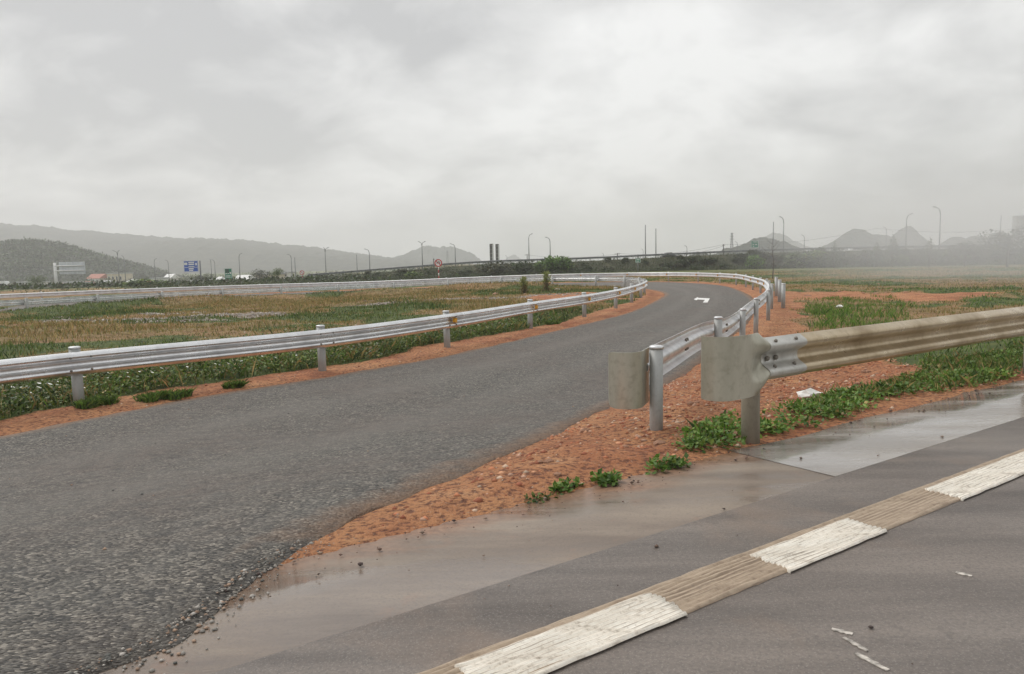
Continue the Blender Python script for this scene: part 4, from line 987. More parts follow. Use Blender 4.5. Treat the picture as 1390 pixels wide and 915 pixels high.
# ------------------------------------------------------------------ lamps, poles, masts
def lamp(px, ytop, d, arms, label, arm=.62, r=.09, zb=None):
    x = X(px, ytop, d); zt = zat(px, ytop, d); zb = (gz(x, d) if zb is None else zb); h = zt - zb
    root = empty('street_lamp', (x, d, zb)); tag(root, label, 'street lamp', 'street lamps along the far roads')
    MB().tube([(0, 0, -.2), (0, 0, h * .5), (0, 0, h * .88)], [r, r * .75, r * .55], 8).build('pole', M_LAMPPOLE, root)
    MB().tube([(0, 0, -.2), (0, 0, .35), (0, 0, .4)], [r * 1.9, r * 1.9, r * 1.0], 8).build('base', M_LAMPPOLE, root)
    for s in arms:
        a = arm * abs(s); sg = 1 if s > 0 else -1
        MB().tube([(0, 0, h * .86), (sg * a * .12, 0, h * .93), (sg * a * .45, 0, h * .975), (sg * a, 0, h * .985)], [r * .5, r * .5, r * .45, r * .4], 6).build('arm', M_LAMPPOLE, root)
        mb = MB(); mb.add([(sg * a * .9, -.14, h * .985), (sg * a * 1.55, -.1, h), (sg * a * 1.55, .1, h), (sg * a * .9, .14, h * .985), (sg * a * .9, -.1, h * .985 + .12), (sg * a * 1.5, -.06, h + .09), (sg * a * 1.5, .06, h + .09), (sg * a * .9, .1, h * .985 + .12)],
                          [(0, 1, 2, 3), (7, 6, 5, 4), (0, 4, 5, 1), (1, 5, 6, 2), (2, 6, 7, 3), (3, 7, 4, 0)]); mb.build('lamp_head', M_LAMPHEAD, root)
    return root
def mast(px, ytop, d, label, r=.1, m=None, cross=0, name='pole', zb=None):
    x = X(px, ytop, d); zt = zat(px, ytop, d); zb = gz(x, d) if zb is None else zb; h = zt - zb
    root = empty(name, (x, d, zb)); tag(root, label, 'pole')
    MB().tube([(0, 0, -.2), (0, 0, h * .5), (0, 0, h)], [r, r * .85, r * .65], 8).build('shaft', m or M_LAMPPOLE, root)
    if cross:
        MB().box((0, 0, h - .25), (cross, .1, .1)).build('cross_arm', m or M_LAMPPOLE, root)
        for s in (-.9, 0, .9): MB().tube([(s * cross / 2, 0, h - .2), (s * cross / 2, 0, h)], .05, 6).build('insulator', M_SIGNWHITE, root)
    else: MB().tube([(0, 0, h), (0, 0, h + .08)], [r * .8, r * .8], 8).build('cap', M_LAMPHEAD, root)
    return root, (x, d, zb + h)
L_ = [(159, 340, 230, (-1.6, .8), 'street lamp with a double arm before the near left hill'), (168, 347, 240, (-.8,), 'shorter street lamp close right of the double-armed lamp before the near left hill'),
      (209, 351, 240, (1,), 'street lamp left of the blue sign, its arm pointing right'), (228, 353, 250, (-1,), 'street lamp close left of the blue sign, its arm pointing left'),
      (286, 352, 240, (-.3,), 'thin street lamp right after the blue sign, left of a close pair'), (291, 352.5, 240, (-1,), 'street lamp right of the blue sign, right one of a close pair'),
      (324, 344, 200, (1,), 'street lamp right of the small green sign on the left'), (395, 345, 200, (-1.2,), 'street lamp right of the small round-topped tree'),
      (441, 336, 170, (1, -.4), 'street lamp standing midway between the small round sign and the next lamp'), (501, 338, 170, (-1.2,), 'street lamp left of the karst hill with its arm to the left'),
      (572.5, 328, 165, (.9, -.9), 'double-armed street lamp left of the round red sign'), (617.5, 331, 160, (-1.2,), 'street lamp right of the round red sign'),
      (717.5, 317.5, 155, (.9,), 'taller lamp of the two behind the bright bushy shrubs'), (746.5, 322, 155, (-1.1,), 'lamp rising straight out of the bright bushy shrubs'),
      (819, 343.5, 330, (-.9,), 'tiny distant lamp left of the dark power pole'), (873, 338, 330, (-1.0,), 'tiny distant lamp close left of the two bare masts'), (932.5, 333.5, 260, (-1.0,), 'small distant lamp right of the two bare masts'),
      (1001, 328, 260, (-1,), 'small distant lamp left of the green sign on the right'), (1064, 294, 140, (-.9,), 'tall lamp right of the bare mast by the bare tree'), (1092, 319, 230, (-1,), 'small distant lamp right of the bare tree'),
      (1203.5, 308, 190, (-.9,), 'small lamp behind the tall hazy tree'), (1231, 290, 140, (1.2,), 'lamp with arm to the right, among the hazy trees'), (1277, 280.5, 125, (-1.4,), 'tallest lamp on the right, standing in the haze'),
      (688, 347, 400, (-1,), 'tiny faint lamp right of the twin columns')]
for (px, yt, d, arms, lab) in L_: lamp(px, yt, d, arms, lab, r=.13 if d < 200 else .16)
for (px, yt, d, lab, cr_, m_) in ((876, 306, 150, 'taller of the two bare masts right of the middle', 0, M_LAMPPOLE), (890.3, 311, 150, 'shorter of the two bare masts right of the middle', 0, M_LAMPPOLE), (1050, 302, 140, 'thin bare mast just behind the bare tree', 0, M_LAMPPOLE),
      (838, 343.5, 190, 'dark power pole left of the green sign by the two masts', 1.4, M_DARKPOLE), (982, 331.5, 170, 'dark power pole left of the lattice pylon', .6, M_DARKPOLE), (715.5, 345, 230, 'dark power pole close left of a lamp by the bushy shrubs', 1.6, M_DARKPOLE),
      (400, 350, 200, 'thin pole beside a lamp right of the small tree', 0, M_LAMPPOLE), (484, 346, 230, 'thin grey pole left of the lamp before the karst hill', 0, M_LAMPPOLE), (588.5, 351, 200, 'short dark pole just left of the round red sign', .5, M_DARKPOLE), (603, 357, 210, 'short dark pole just right of the round red sign', .8, M_DARKPOLE), (1359, 293, 230, 'faint pole in the haze left of the tower block', 0, M_LAMPPOLE)):
    mast(px, yt, d, lab, .12 if d < 160 else .15, m_, cr_)
# lattice pylons
def pylon(px, yt, d, label):
    x = X(px, yt, d); zb = gz(x, d); h = zat(px, yt, d) - zb; root = empty('lattice_pylon', (x, d, zb)); tag(root, label, 'pylon'); w = h * .06
    mb = MB()
    for sx, sy in ((-1, -1), (1, -1), (1, 1), (-1, 1)): mb.tube([(sx * w, sy * w, 0), (sx * w * .25, sy * w * .25, h)], .12, 4)
    mb.build('leg_frame', M_LAMPPOLE, root)
    mb = MB(); N = 11
    for k in range(N):
        z0, z1 = h * k / N, h * (k + 1) / N; a, b_ = w * (1 - .75 * k / N), w * (1 - .75 * (k + 1) / N)
        for s in (-1, 1): mb.tube([(-a * s, -a, z0), (b_ * s, -b_, z1)], .07, 4); mb.tube([(-a, -a * s, z0), (-b_, b_ * s, z1)], .07, 4)
    mb.build('bracing', M_LAMPPOLE, root)
    for f_ in (.78, .88, .97): MB().box((0, 0, h * f_), (h * .16 * (1.3 - f_) * 2, .3, .25)).build('cross_arm', M_LAMPPOLE, root)
pylon(993.5, 316, 420, 'lattice power pylon left of the green sign on the right')
pylon(607, 340, 700, 'small lattice pylon in front of the karst hill')
# overhead wires
def wire(pts, label, r=.022, sag=1.0):
    o = []
    for a, b_ in zip(pts[:-1], pts[1:]):
        A_, B_ = Vector(a), Vector(b_)
        for k in range(14): u = k / 14; p = A_.lerp(B_, u); p.z -= sag * 4 * u * (1 - u); o.append(p)
    o.append(Vector(pts[-1])); tag(MB().tube(o, r, 4).build('overhead_wire', M_DARKPOLE), label, 'wire')
def wp(px, py, d): return (X(px, py, d), d, zat(px, py, d))
wire([wp(838, 344, 190), wp(982, 332, 170), wp(1190, 310, 150), wp(1420, 306, 140)], 'overhead power wire running from the dark pole to the right edge')
wire([wp(715.5, 346, 230), wp(838, 345, 190)], 'overhead power wire slung between the two dark power poles in the middle', sag=.8)
wire([wp(838, 346, 190), wp(982, 334, 170)], 'lower overhead power wire between the two right-hand dark poles', sag=1.6)

# ------------------------------------------------------------------ road signs
def sign_board(name, px0, py0, px1, py1, d, m, label, posts=(), rot=0, marks=(), border=True, zb=None):
    """rectangular board facing the camera side; marks: (u0, v0, u1, v1, material) in board fractions from the top left"""
    x0, x1 = X(px0, (py0 + py1) / 2, d), X(px1, (py0 + py1) / 2, d); cxm = (x0 + x1) / 2; w = x1 - x0
    z1, z0 = zat((px0 + px1) / 2, py0, d), zat((px0 + px1) / 2, py1, d); h = z1 - z0; zb = gz(cxm, d) if zb is None else zb
    root = empty(name, (cxm, d, zb), rot); tag(root, label, 'road sign'); zc = (z0 + z1) / 2 - zb
    MB().box((0, 0, zc), (w, .08, h)).build('panel', m, root)
    if border:
        mb = MB(); t = max(.05, w * .02)
        for s in (-1, 1): mb.box((s * (w / 2 - t), -.047, zc), (t, .012, h - t)); mb.box((0, -.047, zc + s * (h / 2 - t)), (w - 3 * t, .012, t))
        mb.build('border', M_SIGNWHITE, root)
    for (u0, v0, u1, v1, mm) in marks:
        MB().box(((u0 + u1 - 1) / 2 * w, -.05, zc - ((v0 + v1 - 1) / 2) * h), ((u1 - u0) * w, .018, (v1 - v0) * h)).build('lettering', mm, root)
    for (u, r_) in posts:
        MB().tube([((u - .5) * w, .12, -.3), ((u - .5) * w, .12, zc + h / 2)], r_, 8).build('post', M_LAMPPOLE, root)
    return root, w, h, zc
W_ = M_SIGNWHITE
sign_board('road_sign', 249.5, 354, 269, 369, 150, M_SIGNBLUE, 'blue direction sign with white lettering held on a single post at its right side', [(1.12, .16)], marks=((.04, .16, .26, .38, M_SIGNWHITE), (.34, .10, .74, .2, W_), (.34, .26, .74, .38, W_), (.82, .2, .92, .42, W_), (.34, .48, .74, .54, W_), (.05, .58, .95, .61, W_), (.34, .67, .68, .78, W_), (.36, .84, .64, .92, W_)))
sign_board('road_sign', 305, 364.3, 315, 380, 130, M_SIGNGREEN, 'upright green sign with a dark picture, left of the middle', [(.25, .1), (.75, .1)], marks=((.12, .06, .62, .38, M_SIGNDGREEN), (.14, .42, .32, .5, W_), (.42, .42, .58, .5, W_), (.7, .32, .88, .5, W_), (.15, .62, .8, .68, W_), (.15, .74, .8, .79, W_)))
sign_board('road_sign', 862.5, 350.5, 869.5, 356.6, 112, M_SIGNGREEN, 'small dark green sign left of the two bare masts', [(.5, .08)], marks=((.2, .25, .8, .4, W_), (.2, .6, .7, .72, W_)))
sign_board('road_sign', 1019.3, 326.8, 1029.6, 336.5, 125, M_SIGNGREEN, 'bright green sign high on a post on the right, before the dark hill', [(1.15, .08)], marks=((.3, .14, .85, .2, W_), (.1, .3, .9, .33, W_), (.2, .5, .4, .6, W_), (.55, .5, .8, .6, W_), (.25, .74, .4, .82, W_)))
# back of the big overhead sign on a cantilever post
d = 130; root, w, h, zc = sign_board('gantry_sign', 80.5, 355.5, 115.5, 372, d, M_SIGNGREY, 'big overhead road sign seen from its grey back, on a cantilever post at the left', border=False)
MB().tube([(-w / 2 - .75, .0, -.3), (-w / 2 - .75, 0, zc + h / 2 - .1)], [.30, .22], 10).build('post', M_SIGNWHITE, root)
for v_ in (.18, -.22): MB().tube([(-w / 2 - .8, -.16, zc + h * v_), (w / 2 * .92, -.16, zc + h * v_)], .1, 6).build('arm', M_SIGNWHITE, root)
for k in range(5): MB().box((-w / 2 + w * (k + .5) / 5, -.07, zc), (.08, .06, h * .94)).build('stiffener', M_SIGNGREY, root)
for v_ in (.02, .34, -.4): MB().box((0, -.06, zc + h * v_), (w * .96, .04, .06)).build('rib', M_SIGNGREY, root)
# round prohibition signs
def round_sign(px, py, rpx, d, label, big=True, zb=None):
    x = X(px, py, d); z = zat(px, py, d); r_ = rpx * d / FPX; zb = gz(x, d) if zb is None else zb; root = empty('round_sign', (x, d, zb)); tag(root, label, 'road sign'); zc = z - zb
    MB().disc((0, 0, zc), r_, .04, (0, 1, 0), 28).build('panel', M_SIGNWHITE, root)
    MB().disc((0, -.03, zc), r_ * .98, .03, (0, 1, 0), 28, r_ * .74).build('red_ring', M_RED, root)
    if big:
        b_ = lambda pts, w: MB().tube([(a * r_, -.035, zc + c_ * r_) for a, c_ in pts], w * r_, 5)
        b_([(.34, -.36), (.34, .2), (.14, .38), (-.04, .2), (-.04, .02)], .07).build('u_turn_symbol', M_SIGNBLACK, root)
        b_([(-.04, -.02), (-.34, .02)], .07).build('turn_symbol', M_SIGNBLACK, root); MB().add([(-.28 * r_, -.05, zc + .18 * r_), (-.28 * r_, -.05, zc - .16 * r_), (-.52 * r_, -.05, zc + .01 * r_), (-.28 * r_, -.02, zc + .18 * r_), (-.28 * r_, -.02, zc - .16 * r_), (-.52 * r_, -.02, zc + .01 * r_)], [(0, 1, 2), (5, 4, 3), (0, 3, 4, 1), (1, 4, 5, 2), (2, 5, 3, 0)]).build('arrow_head', M_SIGNBLACK, root)
    b2 = MB().box((0, -.05, 0), (r_ * 1.45, .02, r_ * .16)); o = b2.build('red_bar', M_RED, root); o.rotation_euler = (0, R(45), 0); o.location = (0, 0, zc); 
    rp = .05
    n = 6; H_ = zc - r_ * .2
    for k in range(n): MB().tube([(0, .05, H_ * k / n - (.3 if k == 0 else 0)), (0, .05, H_ * (k + 1) / n)], rp, 8).build('post_band', M_RED if (n - k) % 2 else M_SIGNWHITE, root)
round_sign(595, 357, 5.3, 85, 'round red and white no-turning sign on a red and white banded post')
round_sign(410, 370.2, 3.2, 110, 'small round red and white sign right of the small round-topped tree', False)

# ------------------------------------------------------------------ buildings
def house(px0, px1, ytop, d, roof, label, m_wall=None, m_roof=None, depth=9, roof_h=2.0, wins=(3, 1), zb=None, name='house'):
    pm = (px0 + px1) / 2; x0, x1 = X(px0, ytop, d), X(px1, ytop, d); zb = gz((x0 + x1) / 2, d) if zb is None else zb; h = zat(pm, ytop, d) - zb; w = x1 - x0
    root = empty(name, ((x0 + x1) / 2, d, zb)); tag(root, label, 'building')
    hw = h - (roof_h if roof != 'flat' else .4)
    MB().box((0, depth / 2, hw / 2 - .2), (w, depth, hw + .4)).build('wall', m_wall or M_WHITEWALL, root)
    e_ = .5
    if roof == 'flat': MB().box((0, depth / 2, hw + .2), (w + .6, depth + .6, .4)).build('roof', m_roof or M_ROOFG, root)
    elif roof == 'gable':
        MB().add([(-w / 2 - e_, -e_, hw), (w / 2 + e_, -e_, hw), (w / 2 + e_, depth + e_, hw), (-w / 2 - e_, depth + e_, hw), (-w / 2 - e_, depth / 2, h), (w / 2 + e_, depth / 2, h)], [(0, 1, 5, 4), (2, 3, 4, 5), (0, 4, 3), (1, 2, 5), (3, 2, 1, 0)]).build('roof', m_roof or M_ROOFR, root)
    elif roof == 'hip':
        a = w * .12; MB().add([(-w / 2 - e_, -e_, hw), (w / 2 + e_, -e_, hw), (w / 2 + e_, depth + e_, hw), (-w / 2 - e_, depth + e_, hw), (-a, depth / 2, h), (a, depth / 2, h)], [(0, 1, 5, 4), (2, 3, 4, 5), (3, 0, 4), (1, 2, 5), (3, 2, 1, 0)]).build('roof', m_roof or M_ROOFW, root)
    nx_, nz_ = wins
    for i in range(nx_):
        for j in range(nz_):
            cxw = -w / 2 + w * (i + .5) / nx_; cz = hw * (j + .55) / nz_; ww, wh = w / nx_ * .5, hw / nz_ * .42
            f_ = MB().box((cxw, -.03, cz), (ww, .08, wh)).build('window', M_WHITEWALL if m_wall else M_CREAM, root); MB().box((cxw, -.08, cz), (ww * .8, .04, wh * .8)).build('pane', M_GLASS, f_)
    return root
house(24, 30, 382.5, 240, 'flat', 'small plain white building at the far left behind a white vehicle', wins=(2, 1))
house(30, 42, 382.5, 235, 'flat', 'white building with a dark opening at the far left', wins=(1, 1))
house(60, 72, 386, 230, 'flat', 'low white building left of the big grey sign post', wins=(3, 1))
house(78, 84, 383, 260, 'gable', 'small white house just right of the big grey sign post', wins=(2, 1))
house(85, 92, 382.5, 262, 'flat', 'small white flat house second right of the big grey sign post', wins=(2, 2))
house(108, 116, 382, 300, 'gable', 'pale house with faded red roof below the grey sign', m_wall=M_CREAM)
house(118, 134, 372, 330, 'gable', 'house with faded red roof on the foot of the near hill', m_wall=M_WHITEWALL, m_roof=M_ROOFR)
house(145, 166, 370.5, 330, 'flat', 'pale flat-roofed house on the foot of the near hill', m_wall=M_CREAM, wins=(4, 1))
house(222, 230, 372, 330, 'gable', 'pale little house left of the blue sign', m_wall=M_WHITEWALL, m_roof=M_ROOFW)
house(256, 280, 380, 210, 'flat', 'long low pale building under the blue sign', m_wall=M_WHITEWALL, m_roof=M_ROOFW, wins=(5, 1))
house(280, 300, 376, 200, 'hip', 'white pavilion with a pointed tent-like roof between the blue and green signs', m_wall=M_CREAM, m_roof=M_ROOFW, roof_h=2.4, wins=(4, 1))
house(317, 332, 373.5, 210, 'gable', 'white house with grey roof right of the green sign', m_roof=M_ROOFW)
house(345, 380, 371, 240, 'flat', 'pale row of buildings behind the small round-topped tree', m_wall=M_CREAM, wins=(7, 1))
house(381, 390, 369, 245, 'flat', 'small pale block just right of the small round-topped tree', m_wall=M_WHITEWALL, wins=(2, 2))
house(565, 650, 359.5, 260, 'flat', 'long cream low building behind the round red sign', m_wall=M_CREAM, m_roof=M_CREAM, wins=(14, 1))
house(640, 662, 357.5, 290, 'gable', 'cream shed left of the twin dark columns', m_wall=M_CREAM, m_roof=M_ROOFG)
house(680, 699, 361, 200, 'hip', 'low building with white roof just right of the twin dark columns', m_wall=M_CREAM, m_roof=M_ROOFW, roof_h=1.0)
house(694, 712, 357, 300, 'flat', 'pale building with dark trees before it, right of the twin columns', m_wall=M_CREAM, wins=(4, 1))
for (a, b_, yt, dd, rf, lab, mw, mr) in ((93, 101, 385.5, 255, 'gable', 'little white gabled house third right of the big grey sign post', M_WHITEWALL, M_ROOFG), (101, 107, 383.5, 275, 'flat', 'little cream house under the right end of the big grey sign', M_CREAM, M_ROOFG), (134, 144, 381, 300, 'gable', 'grey-roofed white house right of the larger red-roofed house', M_WHITEWALL, M_ROOFG), (168, 178, 379, 300, 'hip', 'white house with pale hipped roof before the end of the near hill', M_WHITEWALL, M_ROOFW),
        (182, 194, 381.5, 260, 'gable', 'low house with red roof behind the wide green shrub', M_CREAM, M_ROOFR), (204, 214, 377, 290, 'flat', 'pale flat house between the two lamps left of the blue sign', M_WHITEWALL, M_ROOFG), (46, 57, 385, 250, 'gable', 'grey-roofed house between the white buildings and the big grey sign', M_CREAM, M_ROOFG)):
    house(a, b_, yt, dd, rf, lab, m_wall=mw, m_roof=mr, wins=(2, 1), roof_h=1.3)
# tower block at the right edge
d = 520; house(1381, 1402, 292.5, d, 'flat', 'grey tower block with rows of windows at the right edge', m_wall=M_CONC, depth=5, wins=(5, 9), name='tower_block')
# twin dark columns
x = X(671, 340, 190); zb = gz(x, 190); rt = empty('twin_columns', (x, 190, zb)); tag(rt, 'pair of tall dark columns standing close together behind the brownish shrub', 'columns')
for sx, yt in ((-.72, 331), (.78, 331.5)):
    h = zat(671, yt, 190) - zb; MB().box((sx, 0, h / 2), (.92, .9, h)).build('column', M_DARKPOLE, rt)
    for k in range(7): MB().box((sx, 0, h * (k + .5) / 7), (1.0, .98, .12)).build('band', M_CONC, rt)
    MB().box((sx * .0 + sx + .3, -.47, h / 2), (.16, .06, h * .96)).build('pale_strip', M_SIGNWHITE, rt)

# ------------------------------------------------------------------ vehicles on the far roads
def vehicle(px0, px1, ybase, d, kind, label, m, zb=None, flip=1):
    x0, x1 = X(px0, ybase, d), X(px1, ybase, d); L = x1 - x0; zb = gz((x0 + x1) / 2, d) if zb is None else zb
    root = empty({'car': 'car', 'truck': 'truck', 'bus': 'bus'}[kind], ((x0 + x1) / 2, d, zb)); tag(root, label, kind); hw = .85
    if kind == 'car': side = [(-.5, .25), (-.5, .62), (-.33, .72), (-.2, 1.08), (.12, 1.1), (.3, .78), (.48, .68), (.5, .25)]; H = 1.35
    elif kind == 'bus': side = [(-.5, .12), (-.5, .8), (-.46, .95), (-.38, 1.0), (.4, 1.0), (.47, .9), (.5, .6), (.5, .12)]; H = 3.2
    else: side = [(-.5, .2), (-.5, 1.0), (.18, 1.0), (.18, .22), (.21, .22), (.21, .8), (.38, .8), (.47, .5), (.5, .45), (.5, .2)]; H = 3.0
    s = [(a * L * flip, c_ * H) for a, c_ in side]; k = len(s)
    mb = MB(); mb.add([(a, -hw, c_) for a, c_ in s] + [(a, hw, c_) for a, c_ in s], [tuple(range(k)), tuple(reversed(range(k, 2 * k)))] + [(i, (i + 1) % k, k + (i + 1) % k, k + i) for i in range(k)]); mb.build('body', m, root)
    if kind == 'car': wn_ = [(-.27, .2, .76, 1.03)]
    elif kind == 'bus': wn_ = [(-.44 + .17 * i, -.29 + .17 * i, .52, .82) for i in range(5)]
    else: wn_ = [(.24, .38, .5, .74)]
    for (a, b_, c0, c1) in wn_:
        sh = .05 if kind != 'bus' else 0
        MB().add([(a * L * flip, -hw - .01, c0 * H), (b_ * L * flip, -hw - .01, c0 * H), ((b_ - sh) * L * flip, -hw - .01, c1 * H), ((a + sh) * L * flip, -hw - .01, c1 * H), (a * L * flip, -hw + .01, c0 * H), (b_ * L * flip, -hw + .01, c0 * H), ((b_ - sh) * L * flip, -hw + .01, c1 * H), ((a + sh) * L * flip, -hw + .01, c1 * H)], [(0, 1, 2, 3), (7, 6, 5, 4), (0, 4, 5, 1), (1, 5, 6, 2), (2, 6, 7, 3), (3, 7, 4, 0)]).build('window', M_GLASS, root)
    for a in (-.32, .32):
        for sy in (-1, 1):
            w_ = MB().disc((a * L, sy * (hw - .08), .33), .33, .22, (0, 1, 0), 14).build('wheel', M_TYRE, root); MB().disc((a * L, sy * (hw + .04), .33), .19, .02, (0, 1, 0), 10).build('rim', M_LAMPPOLE, w_)
    MB().box((.5 * L * flip * .985, 0, .3 * H if kind != 'car' else .5 * H), (.06, 1.3, .12)).build('headlight', M_SIGNWHITE, root)
vehicle(-6, 11.5, 396, 175, 'bus', 'white bus with rounded roof at the far left edge', M_CARWHITE)
vehicle(20, 44, 397.5, 150, 'car', 'white car on the far road near the left edge', M_CARWHITE)
x, y, zt = emb_at(907, -6); zt = gz(x, y) - .3 + (zt - gz(x, y) + .3) * .72; vehicle(897, 919, 351, y, 'car', 'dark car driving along the embankment right of the two masts', M_CARDARK, zb=zt)
x, y, zt = emb_at(1160, -6); zt = gz(x, y) - .3 + (zt - gz(x, y) + .3) * .72; vehicle(1148, 1170, 337, y, 'car', 'small white car on the embankment road between hazy trees', M_CARWHITE, zb=zt, flip=-1)

# ------------------------------------------------------------------ litter and rubble in the fields
for (px, py, s, lab) in ((1100, 541, .13, 'crumpled white plastic litter in the weeds beside the muddy guardrail'), (1140, 419.5, .16, 'small white plastic scrap on the field behind the muddy guardrail'), (832, 390.5, .2, 'tiny white scrap lying in front of the inner loop rail'), (691, 391, .22, 'tiny white scrap on the island left of the tall plants'), (757, 395, .2, 'tiny white scrap on the island right of the tall plants')):
    x, y = G(px, py); bm = bmesh.new(); bmesh.ops.create_icosphere(bm, subdivisions=2, radius=s); rr = random.Random(int(px))
    for v in bm.verts: v.co = Vector((v.co.x * rr.uniform(.6, 1.3), v.co.y * rr.uniform(.5, 1.0), v.co.z * rr.uniform(.15, .5)))
    me = bpy.data.meshes.new('litter'); bm.to_mesh(me); bm.free(); o = link('litter', me, M_RUBBISH); o.location = (x, y, gz1(x, y) + s * .2); tag(o, lab, 'litter')
for k in range(26):
    px, py = (random.uniform(1080, 1230), random.uniform(384, 402)) if k < 14 else (random.uniform(560, 720), random.uniform(400, 408))
    x, y = G(px, py); o = link('stone', ROCKS[k % 8], None); r_ = random.uniform(.06, .2); o.location = (x, y, gz1(x, y)); o.scale = (r_, r_, r_)
    tag(o, 'lump of rubble on the bare patch of the field behind the bend' if k < 14 else 'lump of rubble on the pale stony patch of the island', 'stone', 'rubble in the field' if k < 14 else 'rubble on the island')

# ------------------------------------------------------------------ hills
def ridge(name, outline, d, depth, base, m, seed, rough, label=None, nx_=260, ny_=26, back=1.0):
    """hill range: outline (px, py) of its crest at depth d, falling towards and away from the camera"""
    px = np.linspace(outline[0][0], outline[-1][0], nx_); py = np.interp(px, [p[0] for p in outline], [p[1] for p in outline])
    xs = np.array([X(a, b_, d) for a, b_ in zip(px, py)]); hs = np.array([zat(a, b_, d) for a, b_ in zip(px, py)]) - base
    hs = hs + ((fbm(px * .35 + seed, px * 0 + 3.3, 4, seed + 40) - .5) * 3.4 + (fbm(px * .12 + seed, px * 0 + 1.3, 2, seed + 41) - .5) * 3.0 + (vnoise(px * 1.1, px * 0 + seed, seed + 50) - .5) * .9) * d / 1000. * np.clip(hs / (d * .006), 0, 1)
    v = []
    T = np.linspace(-1, 1, ny_)
    for t in T:
        prof = (1 - abs(t) ** 1.3) ** .9
        nz = (fbm(xs / rough * .5 + seed, np.full(nx_, t * depth / rough * .5 + 7), 5, seed) - .5)
        sp_ = 1.0
        nz2 = fbm(xs / 9. + seed, np.full(nx_, t * depth / 9.), 3, seed + 9) - .5
        h = np.maximum(hs, 0) * np.clip(prof + nz * .5 * min(1, abs(t) * 3.0), 0, 1.05) + nz2 * 7 * np.clip(hs / (.02 * d), 0, 1) * (d / 1500.)
        v.append(np.stack([xs * (1 + t * depth / d * .25), np.full(nx_, d + t * depth), base + h - (3 if abs(t) > .98 else 0)], 1))
    v = np.vstack(v); I = np.arange(len(v)).reshape(ny_, nx_); q = np.stack([I[:-1, :-1], I[:-1, 1:], I[1:, 1:], I[1:, :-1]], -1).reshape(-1, 4)
    return tag(link(name, mesh_np(name, v, q, None, True), m), kind='structure')
g = NT('forest_hill'); c = g.ramp(g.noise(.05, 8, .7), [(.3, (.02, .024, .013)), (.5, (.05, .054, .032)), (.7, (.11, .105, .07))]); M_HILL = g.set(Base_Color=c, Roughness=1.0, Normal=g.bump(g.noise(.12, 6, .7), 1.0, 6))
g = NT('karst_rock'); c = g.ramp(g.noise(.02, 8, .7), [(.3, (.04, .05, .04)), (.5, (.08, .09, .07)), (.7, (.16, .16, .14))]); M_KARST = g.set(Base_Color=c, Roughness=1.0, Normal=g.bump(g.noise(.05, 6, .7), 1.0, 10))
ridge('hill', [(-140, 318), (-60, 300), (0, 303), (30, 306), (60, 308), (100, 313), (115, 313), (160, 317), (220, 322), (290, 324), (340, 326), (370, 330), (420, 335), (470, 342), (520, 349), (545, 350), (600, 353), (650, 356), (700, 359)], 1500, 500, -9, M_HILL, 3, 140, nx_=700, ny_=60)
ridge('near_hill', [(-120, 345), (-60, 338), (0, 334), (20, 333), (45, 331), (70, 333), (95, 339), (120, 348), (140, 353), (170, 361), (200, 370), (222, 378)], 520, 130, -9, M_HILL, 5, 50, nx_=300, ny_=40)
ridge('karst_hill', [(500, 362), (520, 356), (545, 347), (565, 338), (575, 333), (585, 332.5), (592, 335), (600, 336), (610, 333), (616, 335), (625, 339), (635, 342), (645, 346), (652, 353), (660, 362)], 1500, 200, -6, M_KARST, 7, 200)
ridge('karst_hill', [(676, 360), (686, 352), (694, 346), (699, 346), (706, 351), (714, 359)], 2200, 160, -6, M_KARST, 8, 200, nx_=60)
ridge('karst_hill', [(930, 354), (938, 346), (945, 342), (955, 342), (962, 347), (972, 352)], 430, 50, -6, M_KARST, 9, 100, nx_=80)
ridge('karst_hill', [(952, 352), (970, 344), (985, 337), (1003, 333), (1012, 330), (1020, 326), (1030, 321), (1038, 320.5), (1050, 323), (1062, 328), (1075, 332), (1090, 340), (1105, 350)], 450, 55, -6, M_KARST, 10, 120, nx_=160)
ridge('karst_hill', [(1020, 334), (1030, 323), (1040, 318), (1050, 316.5), (1060, 317), (1070, 322), (1085, 330), (1100, 338), (1115, 350)], 1500, 150, -6, M_KARST, 11, 150, nx_=100)
ridge('karst_hill', [(1105, 350), (1120, 334), (1132, 329), (1140, 325), (1150, 316), (1160, 312), (1168, 313), (1176, 320), (1188, 317), (1200, 321), (1212, 325), (1225, 335), (1240, 350)], 640, 80, -6, M_KARST, 12, 130, nx_=160)
ridge('karst_hill', [(1200, 345), (1213, 325), (1222, 311), (1230, 306.5), (1237, 309), (1245, 319), (1250, 330), (1256, 345)], 800, 70, -6, M_KARST, 13, 130, nx_=80)
ridge('karst_hill', [(1268, 345), (1285, 330), (1295, 322), (1305, 323), (1313, 326), (1325, 319), (1334, 323), (1340, 326), (1352, 317), (1362, 314.5), (1380, 322), (1400, 326), (1420, 345)], 640, 80, -6, M_KARST, 14, 130, nx_=140)
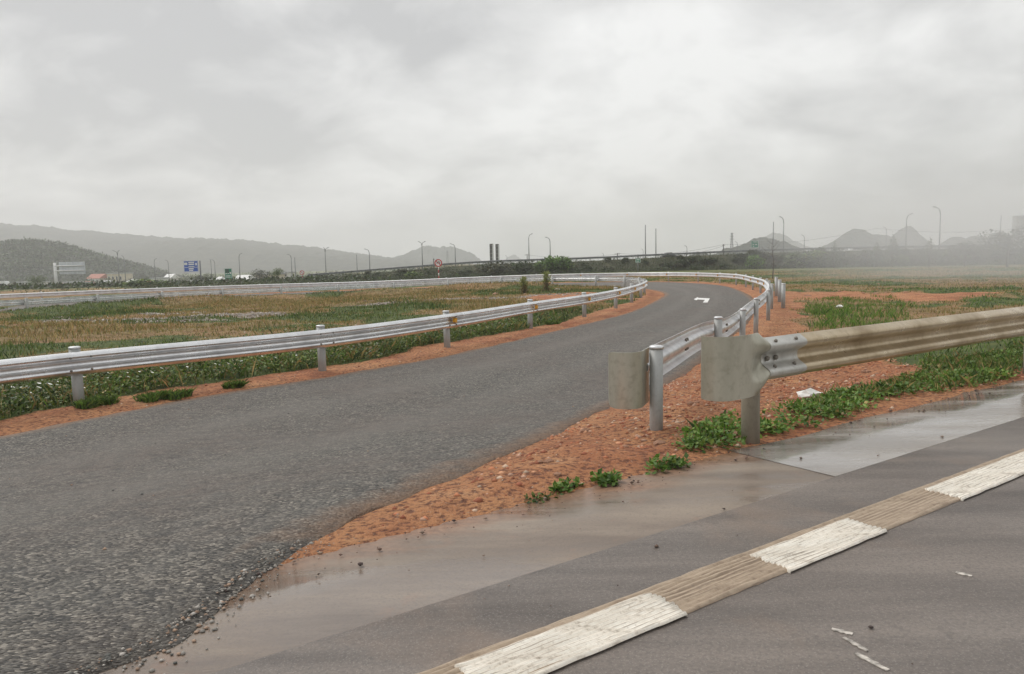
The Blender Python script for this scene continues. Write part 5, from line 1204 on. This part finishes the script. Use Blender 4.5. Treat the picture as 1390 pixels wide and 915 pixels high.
# canopy of the near hill: one wooded mass
hp = []
for k in range(5200):
    px = random.uniform(-110, 215); d = random.uniform(395, 545); yc = np.interp(px, [-120, -60, 0, 45, 70, 95, 120, 140, 170, 200, 222], [345, 338, 334, 331, 333, 339, 348, 353, 361, 370, 378])
    t = (d - 520) / 130; hgt = (zat(px, yc, 520) + 9) * max(0, 1 - abs(t) ** 1.3) ** .9; hp.append((X(px, yc, 520) * (1 + t * 130 / 520 * .25), d, -9 + hgt))
hp = np.array(hp); P_ = clumps_to_points(hp, 14, 2.6, 5.0); P_[:, 2] -= 1
stuff('hill_woods', [leaf_cloud(P_, 1.7, 1.2, pick(DARKG + [(.06, .06, .03)], len(P_), jit=.3) * (.5 + 1.1 * fbm(P_[:, 0] / 14, P_[:, 1] / 14 + P_[:, 2] / 9, 3, 95))[:, None], .3)], M_LEAF, 'wooded cover of the near hill on the left', 'woods')
# trees low along the plain between the houses, one far mass
hp = np.array([(X(px, 380, d), d, gz(X(px, 380, d), d)) for px, d in zip(np.r_[RNG.uniform(90, 600, 330), RNG.uniform(-30, 500, 900)], np.r_[RNG.uniform(275, 420, 330), RNG.uniform(100, 225, 900)])])
P_ = clumps_to_points(hp, 60, RNG.uniform(1.2, 3.2, len(hp)), np.where(hp[:, 1] > 230, RNG.uniform(1.2, 4.2, len(hp)), RNG.uniform(.2, .9, len(hp)))); stuff('far_scrub', [leaf_cloud(P_, .55, .36, pick(DARKG + [(.07, .07, .04)], len(P_), jit=.4), .3)], M_LEAF, 'far scrub and trees on the plain before the left hills', 'scrub')

# ------------------------------------------------------------------ air
def volume_box(name, lo, hi, density, col, label):
    c = [(a + b_) / 2 for a, b_ in zip(lo, hi)]; s = [b_ - a for a, b_ in zip(lo, hi)]
    o = MB().box((0, 0, 0), s).build(name, None); o.location = c
    m = bpy.data.materials.new(name); m.use_nodes = True; n, l = m.node_tree.nodes, m.node_tree.links; n.clear()
    o_ = n.new('ShaderNodeOutputMaterial'); pv = n.new('ShaderNodeVolumePrincipled'); pv.inputs['Color'].default_value = (*col, 1); pv.inputs['Density'].default_value = density; pv.inputs['Anisotropy'].default_value = .25
    l.new(pv.outputs[0], o_.inputs['Volume']); o.data.materials.append(m); o.display_type = 'WIRE'
    return tag(o, label, 'haze', kind='stuff')
volume_box('haze', (-2600, -60, -13), (2600, 3400, 150), .00066, (.99, .99, 1.0), 'pale damp haze lying over the whole plain')

# white volume over the right field, standing in for a smear on the window
o = MB(); bm = bmesh.new(); bmesh.ops.create_icosphere(bm, subdivisions=4, radius=1.0); me = bpy.data.meshes.new('smear_veil'); bm.to_mesh(me); bm.free()
o = link('smear_veil', me, None); o.location = (32, 48, 2.4); o.scale = (20, 28, 6.0)
m = bpy.data.materials.new('smear_veil'); m.use_nodes = True; n, l = m.node_tree.nodes, m.node_tree.links; n.clear()
o_ = n.new('ShaderNodeOutputMaterial'); pv = n.new('ShaderNodeVolumePrincipled'); pv.inputs['Color'].default_value = (.97, .98, 1, 1); pv.inputs['Anisotropy'].default_value = .25
t_ = n.new('ShaderNodeTexCoord'); ln = n.new('ShaderNodeVectorMath'); ln.operation = 'LENGTH'; l.new(t_.outputs['Object'], ln.inputs[0])
mr = n.new('ShaderNodeMapRange'); mr.interpolation_type = 'SMOOTHSTEP'; l.new(ln.outputs['Value'], mr.inputs['Value'])
for k, v_ in (('From Min', .15), ('From Max', 1.0), ('To Min', .036), ('To Max', 0.0)): mr.inputs[k].default_value = v_
l.new(mr.outputs[0], pv.inputs['Density']); l.new(pv.outputs[0], o_.inputs['Volume']); me.materials.append(m)
tag(o, 'white veil over the right field, standing in for a smear on the car window', 'smear_veil', kind='stuff')
